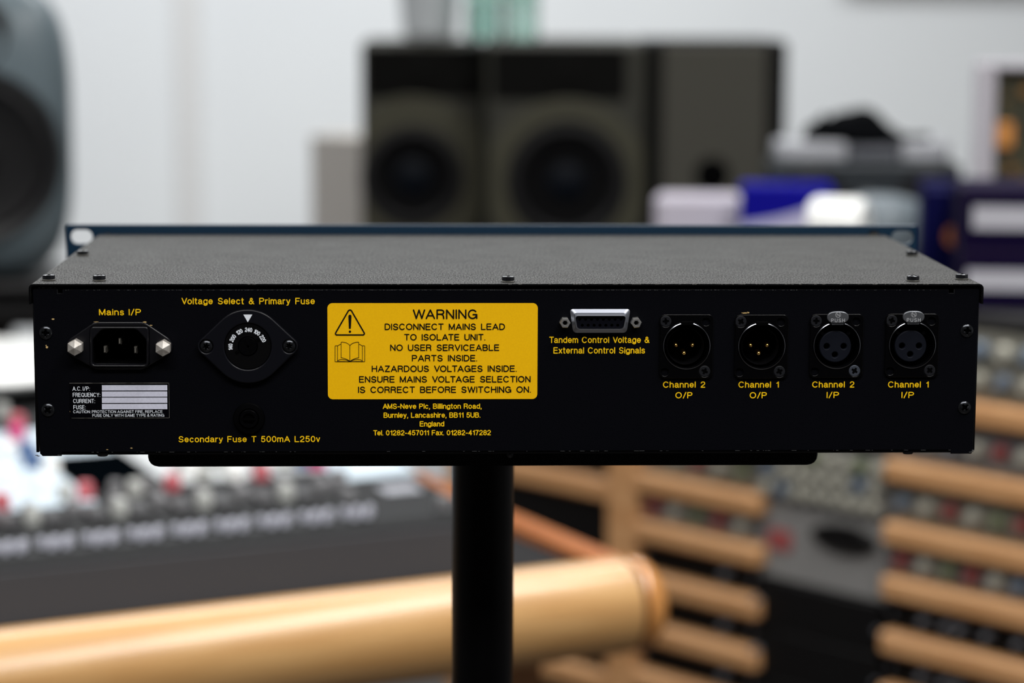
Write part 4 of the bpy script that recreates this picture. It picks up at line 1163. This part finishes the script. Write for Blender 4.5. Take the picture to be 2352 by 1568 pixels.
# ================================================================== THINGS ON TOP OF THE RACK
def on_rack():
    def put(name, lab, cat, px, D, rz=0.0, group=None):
        p = at_d(px, 600, D); return thing(name, lab, cat, (p.x, p.y, RTOP), rz, group), p
    zat = lambda px, py, D: at_d(px, py, D).z - RTOP
    # white carton
    D = 2.93
    t, p = put('white_carton', 'small white carton with a lilac base edge, in front of the brown-grey cabinet', 'box', 1606, D, radians(-4))
    h = zat(1606, 446, D); w_ = 205 / F * D
    MB().box(-w_ / 2, w_ / 2, 0, .05, .0, h, .008).build('carton_body', mat('carton_white', (172, 168, 179), .7, spec=.2), t)
    MB().box(-w_ / 2 + .004, w_ / 2 - .004, -.0008, .0, .0, h * .3).build('lilac_band', mat('lilac', (150, 138, 190), .6), t)
    # blue and white box
    D = 2.84
    t, p = put('blue_box', 'blue box with a white wavy lower half beside the white carton', 'box', 1806, D, radians(-6))
    h = zat(1800, 424, D); w_ = 212 / F * D
    MB().box(-w_ / 2, w_ / 2, 0, .06, 0, h, .003).build('box_body', mat('royal_blue', (8, 6, 122), .6, spec=.08), t)
    pts = [(-w_ / 2 + .001, .001), (w_ / 2 - .001, .001)]
    for k in range(11):
        q = k / 10; pts.append((w_ / 2 - .001 - q * (w_ - .002), h * (.86 - .30 * q - .05 * sin(q * pi))))
    MB().prism(pts, 0, -.001).build('white_wave', mat('box_white', (166, 164, 190), .6, spec=.2), t, 'white wave printed on the box')
    # white roll
    D = 2.70
    t, p = put('paper_roll', 'bright white roll lying in front of the grey dome', 'roll', 1925, D, radians(-25))
    rr = .030; zc = rr
    h = zat(1925, 452, D)
    MB().lathe([(.008, -.03), (rr * .9, -.03), (rr, -.024), (rr, .024), (rr * .9, .03), (.008, .03), (.008, -.03)], (0, 0, 0), 'x', 32).build('roll_body', mat('roll_white', (222, 224, 222), .5), t)
    c_ = MB().box(-.03, .03, -.035, .035, -(h - rr), -rr, .002).build('roll_box', mat('roll_box_grey', (150, 150, 156), .6), t)
    for ch in t.children: ch.location = (0, 0, h - rr)
    # grey dome
    D = 2.86
    t, p = put('grey_dome', 'bluish grey smooth dome-topped case right of the white roll', 'case', 2020, D)
    h = zat(2020, 445, D); r_ = .062
    MB().lathe([(0, 0), (r_ * .96, 0), (r_, .006), (r_, h * .55), (r_ * .93, h * .78), (r_ * .7, h * .93), (r_ * .35, h * .99), (0, h)], (0, 0, 0), 'z', 40).build('dome_shell', mat('dome_grey', (92, 101, 107), .45, spec=.3), t)
    MB().lathe([(r_ * 1.003, h * .30), (r_ * 1.02, h * .33), (r_ * 1.003, h * .36)], (0, 0, 0), 'z', 40).build('dome_seam', mat('dome_seam', (70, 76, 82), .5), t)
    # two-driver dark speaker lying on its side
    D = 3.0
    t, p = put('sideways_loudspeaker', 'dark grey loudspeaker lying on its side with two black cones', 'loudspeaker', 1990, D, radians(-3))
    h = zat(1990, 374, D); w_ = 425 / F * D
    MB().box(-w_ / 2, w_ / 2, 0, .15, 0, h, .004).build('cabinet', mat('speaker_bluegrey', (30, 35, 39), .5, spec=.3), t)
    for px in (1858, 2136):
        q = at_d(px, 440, D); x = q.x - p.x
        MB().lathe([(.050, .0), (.048, .005), (.042, .003), (.016, .001), (0, .004)], (x, 0, h - .056), 'y', 40).build('woofer_cone', mat('cone_dark', (9, 10, 12), .5), t)
    MB().lathe([(.018, .0), (.017, .004), (0, .007)], (0, 0, h - .05), 'y', 24).build('tweeter', mat('tweeter_grey', (40, 44, 48), .4), t)
    zsp = RTOP + h
    # pale equipment on top
    q = at_d(1985, 365, 3.03)
    t = thing('pale_case', 'row of pale grey cases on the sideways loudspeaker, below the black cap', 'case', (q.x, q.y, zsp), radians(-3))
    hh = at_d(1985, 330, 3.03).z - zsp
    w_ = 390 / F * 3.03
    pm = mat('pale_plastic', (150, 152, 157), .5, spec=.2)
    MB().box(-w_ / 2, -w_ / 2 + .085, 0, .10, 0, hh * 1.05, .004).build('case_lid', pm, t)
    MB().box(-w_ / 2 + .086, w_ / 2 - .06, .004, .10, 0, hh * .85, .004).build('case_body', mat('mid_plastic', (76, 78, 84), .5, spec=.2), t)
    MB().box(w_ / 2 - .059, w_ / 2, 0, .10, 0, hh * 1.15, .004).build('case_lid', pm, t)
    # black cap / folded cloth
    q = at_d(1992, 322, 3.05); zc = zsp + hh * .87
    t = thing('black_cloth', 'crumpled black cloth cap perched on the pale cases', 'cap', (q.x, q.y, zc))
    m = MB(); N, Mx = 24, 9
    w2 = 136 / F * 3.05; hp = at_d(1975, 240, 3.05).z - zc
    for i in range(N + 1):
        xx = -1 + 2 * i / N
        ridge = hp * max(.12, (1 - abs(xx + .12) ** 1.15 * .95)) * (1 + .10 * sin(xx * 9))
        ridge = max(ridge, .006)
        for j in range(Mx + 1):
            v = j / Mx; a_ = pi * v
            m.v.append((xx * w2, -.035 * cos(a_) * (1 - abs(xx) * .5) + .03, max(0, ridge * sin(a_) ** .7) + (.012 if xx < -.6 else 0) * sin(a_)))
    for i in range(N):
        for j in range(Mx): m.f.append((i * (Mx + 1) + j, (i + 1) * (Mx + 1) + j, (i + 1) * (Mx + 1) + j + 1, i * (Mx + 1) + j + 1)); m.sm.append(True)
    m.f.append(tuple(range(Mx + 1))); m.sm.append(False)
    m.f.append(tuple(range(N * (Mx + 1), (N + 1) * (Mx + 1)))[::-1]); m.sm.append(False)
    cl = mat('cloth_black', (5, 6, 8), .9, spec=.04)
    m.build('crown', cl, t)
    MB().tube([(-w2 * 1.02, .0, .024), (-w2 * .7, -.012, .020), (-w2 * .2, -.014, .008), (w2 * .5, -.012, .008), (w2 * 1.05, .0, .010)], [.003, .006, .006, .006, .004], 10).build('brim', cl, t)
    # navy cartons with white labels
    nv = mat('navy_card', (13, 5, 36), .6, spec=.05); wl = mat('label_grey', (168, 168, 176), .6)
    D = 2.50
    for k, (y0, y1, ly0, ly1) in enumerate(((575, 700, 618, 664), (432, 575, 472, 524))):
        a, b = at_d(2206, y1, D), at_d(2420, y0, D)
        za = RTOP if k == 0 else at_d(2300, 575, D).z
        zb = at_d(2300, y0, D).z
        t = thing('navy_carton', ['lower of the two stacked navy cartons with white label strips', 'upper of the two stacked navy cartons with white label strips'][k], 'box', (a.x, a.y, za), radians(-9), 'navy cartons stacked on the rack')
        L = b.x - a.x
        MB().box(0, L, 0, .16, 0, zb - za, .002).build('carton_body', nv, t)
        s0, s1 = at_d(2232 - 14 * (k == 0), ly1, D), at_d(2232, ly0, D)
        MB().box(s0.x - a.x, L - .004, -.0008, 0, s0.z - za, s1.z - za).build('label_strip', wl, t, 'white label strip')
        MB().box(.0, L, -.0003, .0005, (zb - za) - .002, (zb - za) - .001).build('lid_seam', mat('seam_violet', (40, 16, 50), .6), t)
    # small blue carton behind, added orange disc stands in for a bokeh spot
    D = 2.66
    t, p = put('blue_carton', 'deep blue carton with a round orange spot, left of the navy cartons', 'box', 2178, D, radians(-8))
    h = zat(2170, 420, D)
    MB().box(-.030, .05, 0, .08, 0, h, .003).build('carton_body', mat('deep_blue', (5, 6, 50), .6, spec=.05), t)
    q = at_d(2194, 541, D)
    MB().lathe([(.0125, 0), (.0125, .0012), (0, .0012)], (q.x - p.x, 0, q.z - RTOP), 'y', 24).build('orange_bokeh_disc', mat('bokeh_orange', (176, 104, 52), .5), t, 'round disc standing in for a blurred orange spot')
    MB().box(-.028, .048, -.0006, .0, h * .93, h * .96).build('lid_seam', mat('seam_blue', (34, 36, 96), .6), t)
    # pale open case with circuit boards
    D = 2.88
    p0 = at_d(2243, 146, D)
    t = thing('open_case', 'pale lilac-grey open case showing a dark circuit board with orange parts', 'equipment case', (p0.x, p0.y, RTOP), radians(-12))
    hh = p0.z - RTOP; W_ = .20
    pl = mat('lilac_grey', (162, 159, 166), .5)
    lip = 46 / F * D
    for nm, b_ in (('side_panel', (0, lip, 0, .14, 0, hh)), ('side_panel', (W_ - .01, W_, 0, .14, 0, hh)), ('top_panel', (lip, W_ - .01, 0, .14, hh - .006, hh)), ('base_panel', (lip, W_ - .01, 0, .14, 0, .01)), ('back_panel', (lip, W_ - .01, .13, .14, .01, hh - .006))):
        MB().box(*b_, .0012).build(nm, pl, t)
    MB().box(lip + .001, W_ - .011, .020, .024, .011, hh - .008).build('circuit_board', mat('board_olive', (32, 34, 20), .5, vary=(70, (58, 54, 30))), t)
    rg = random.Random(5)
    om = mat('part_orange', (186, 124, 58), .5); gm = mat('part_olive', (98, 96, 62), .5); bm = mat('part_brown', (122, 84, 30), .5)
    for k in range(30):
        x = rg.uniform(lip + .004, W_ - .03); z_ = rg.uniform(.06, hh - .03); s_ = rg.uniform(.004, .010)
        m_ = om if (k % 4 == 0) else (gm, bm)[k % 2]
        MB().box(x, x + s_, .012, .021, z_, z_ + s_ * rg.uniform(.6, 1.6), .0008).build('board_component', m_, t)
    MB().box(lip + .002, lip + .022, .010, .021, hh - .100, hh - .070, .001).build('board_component', om, t)


on_rack()
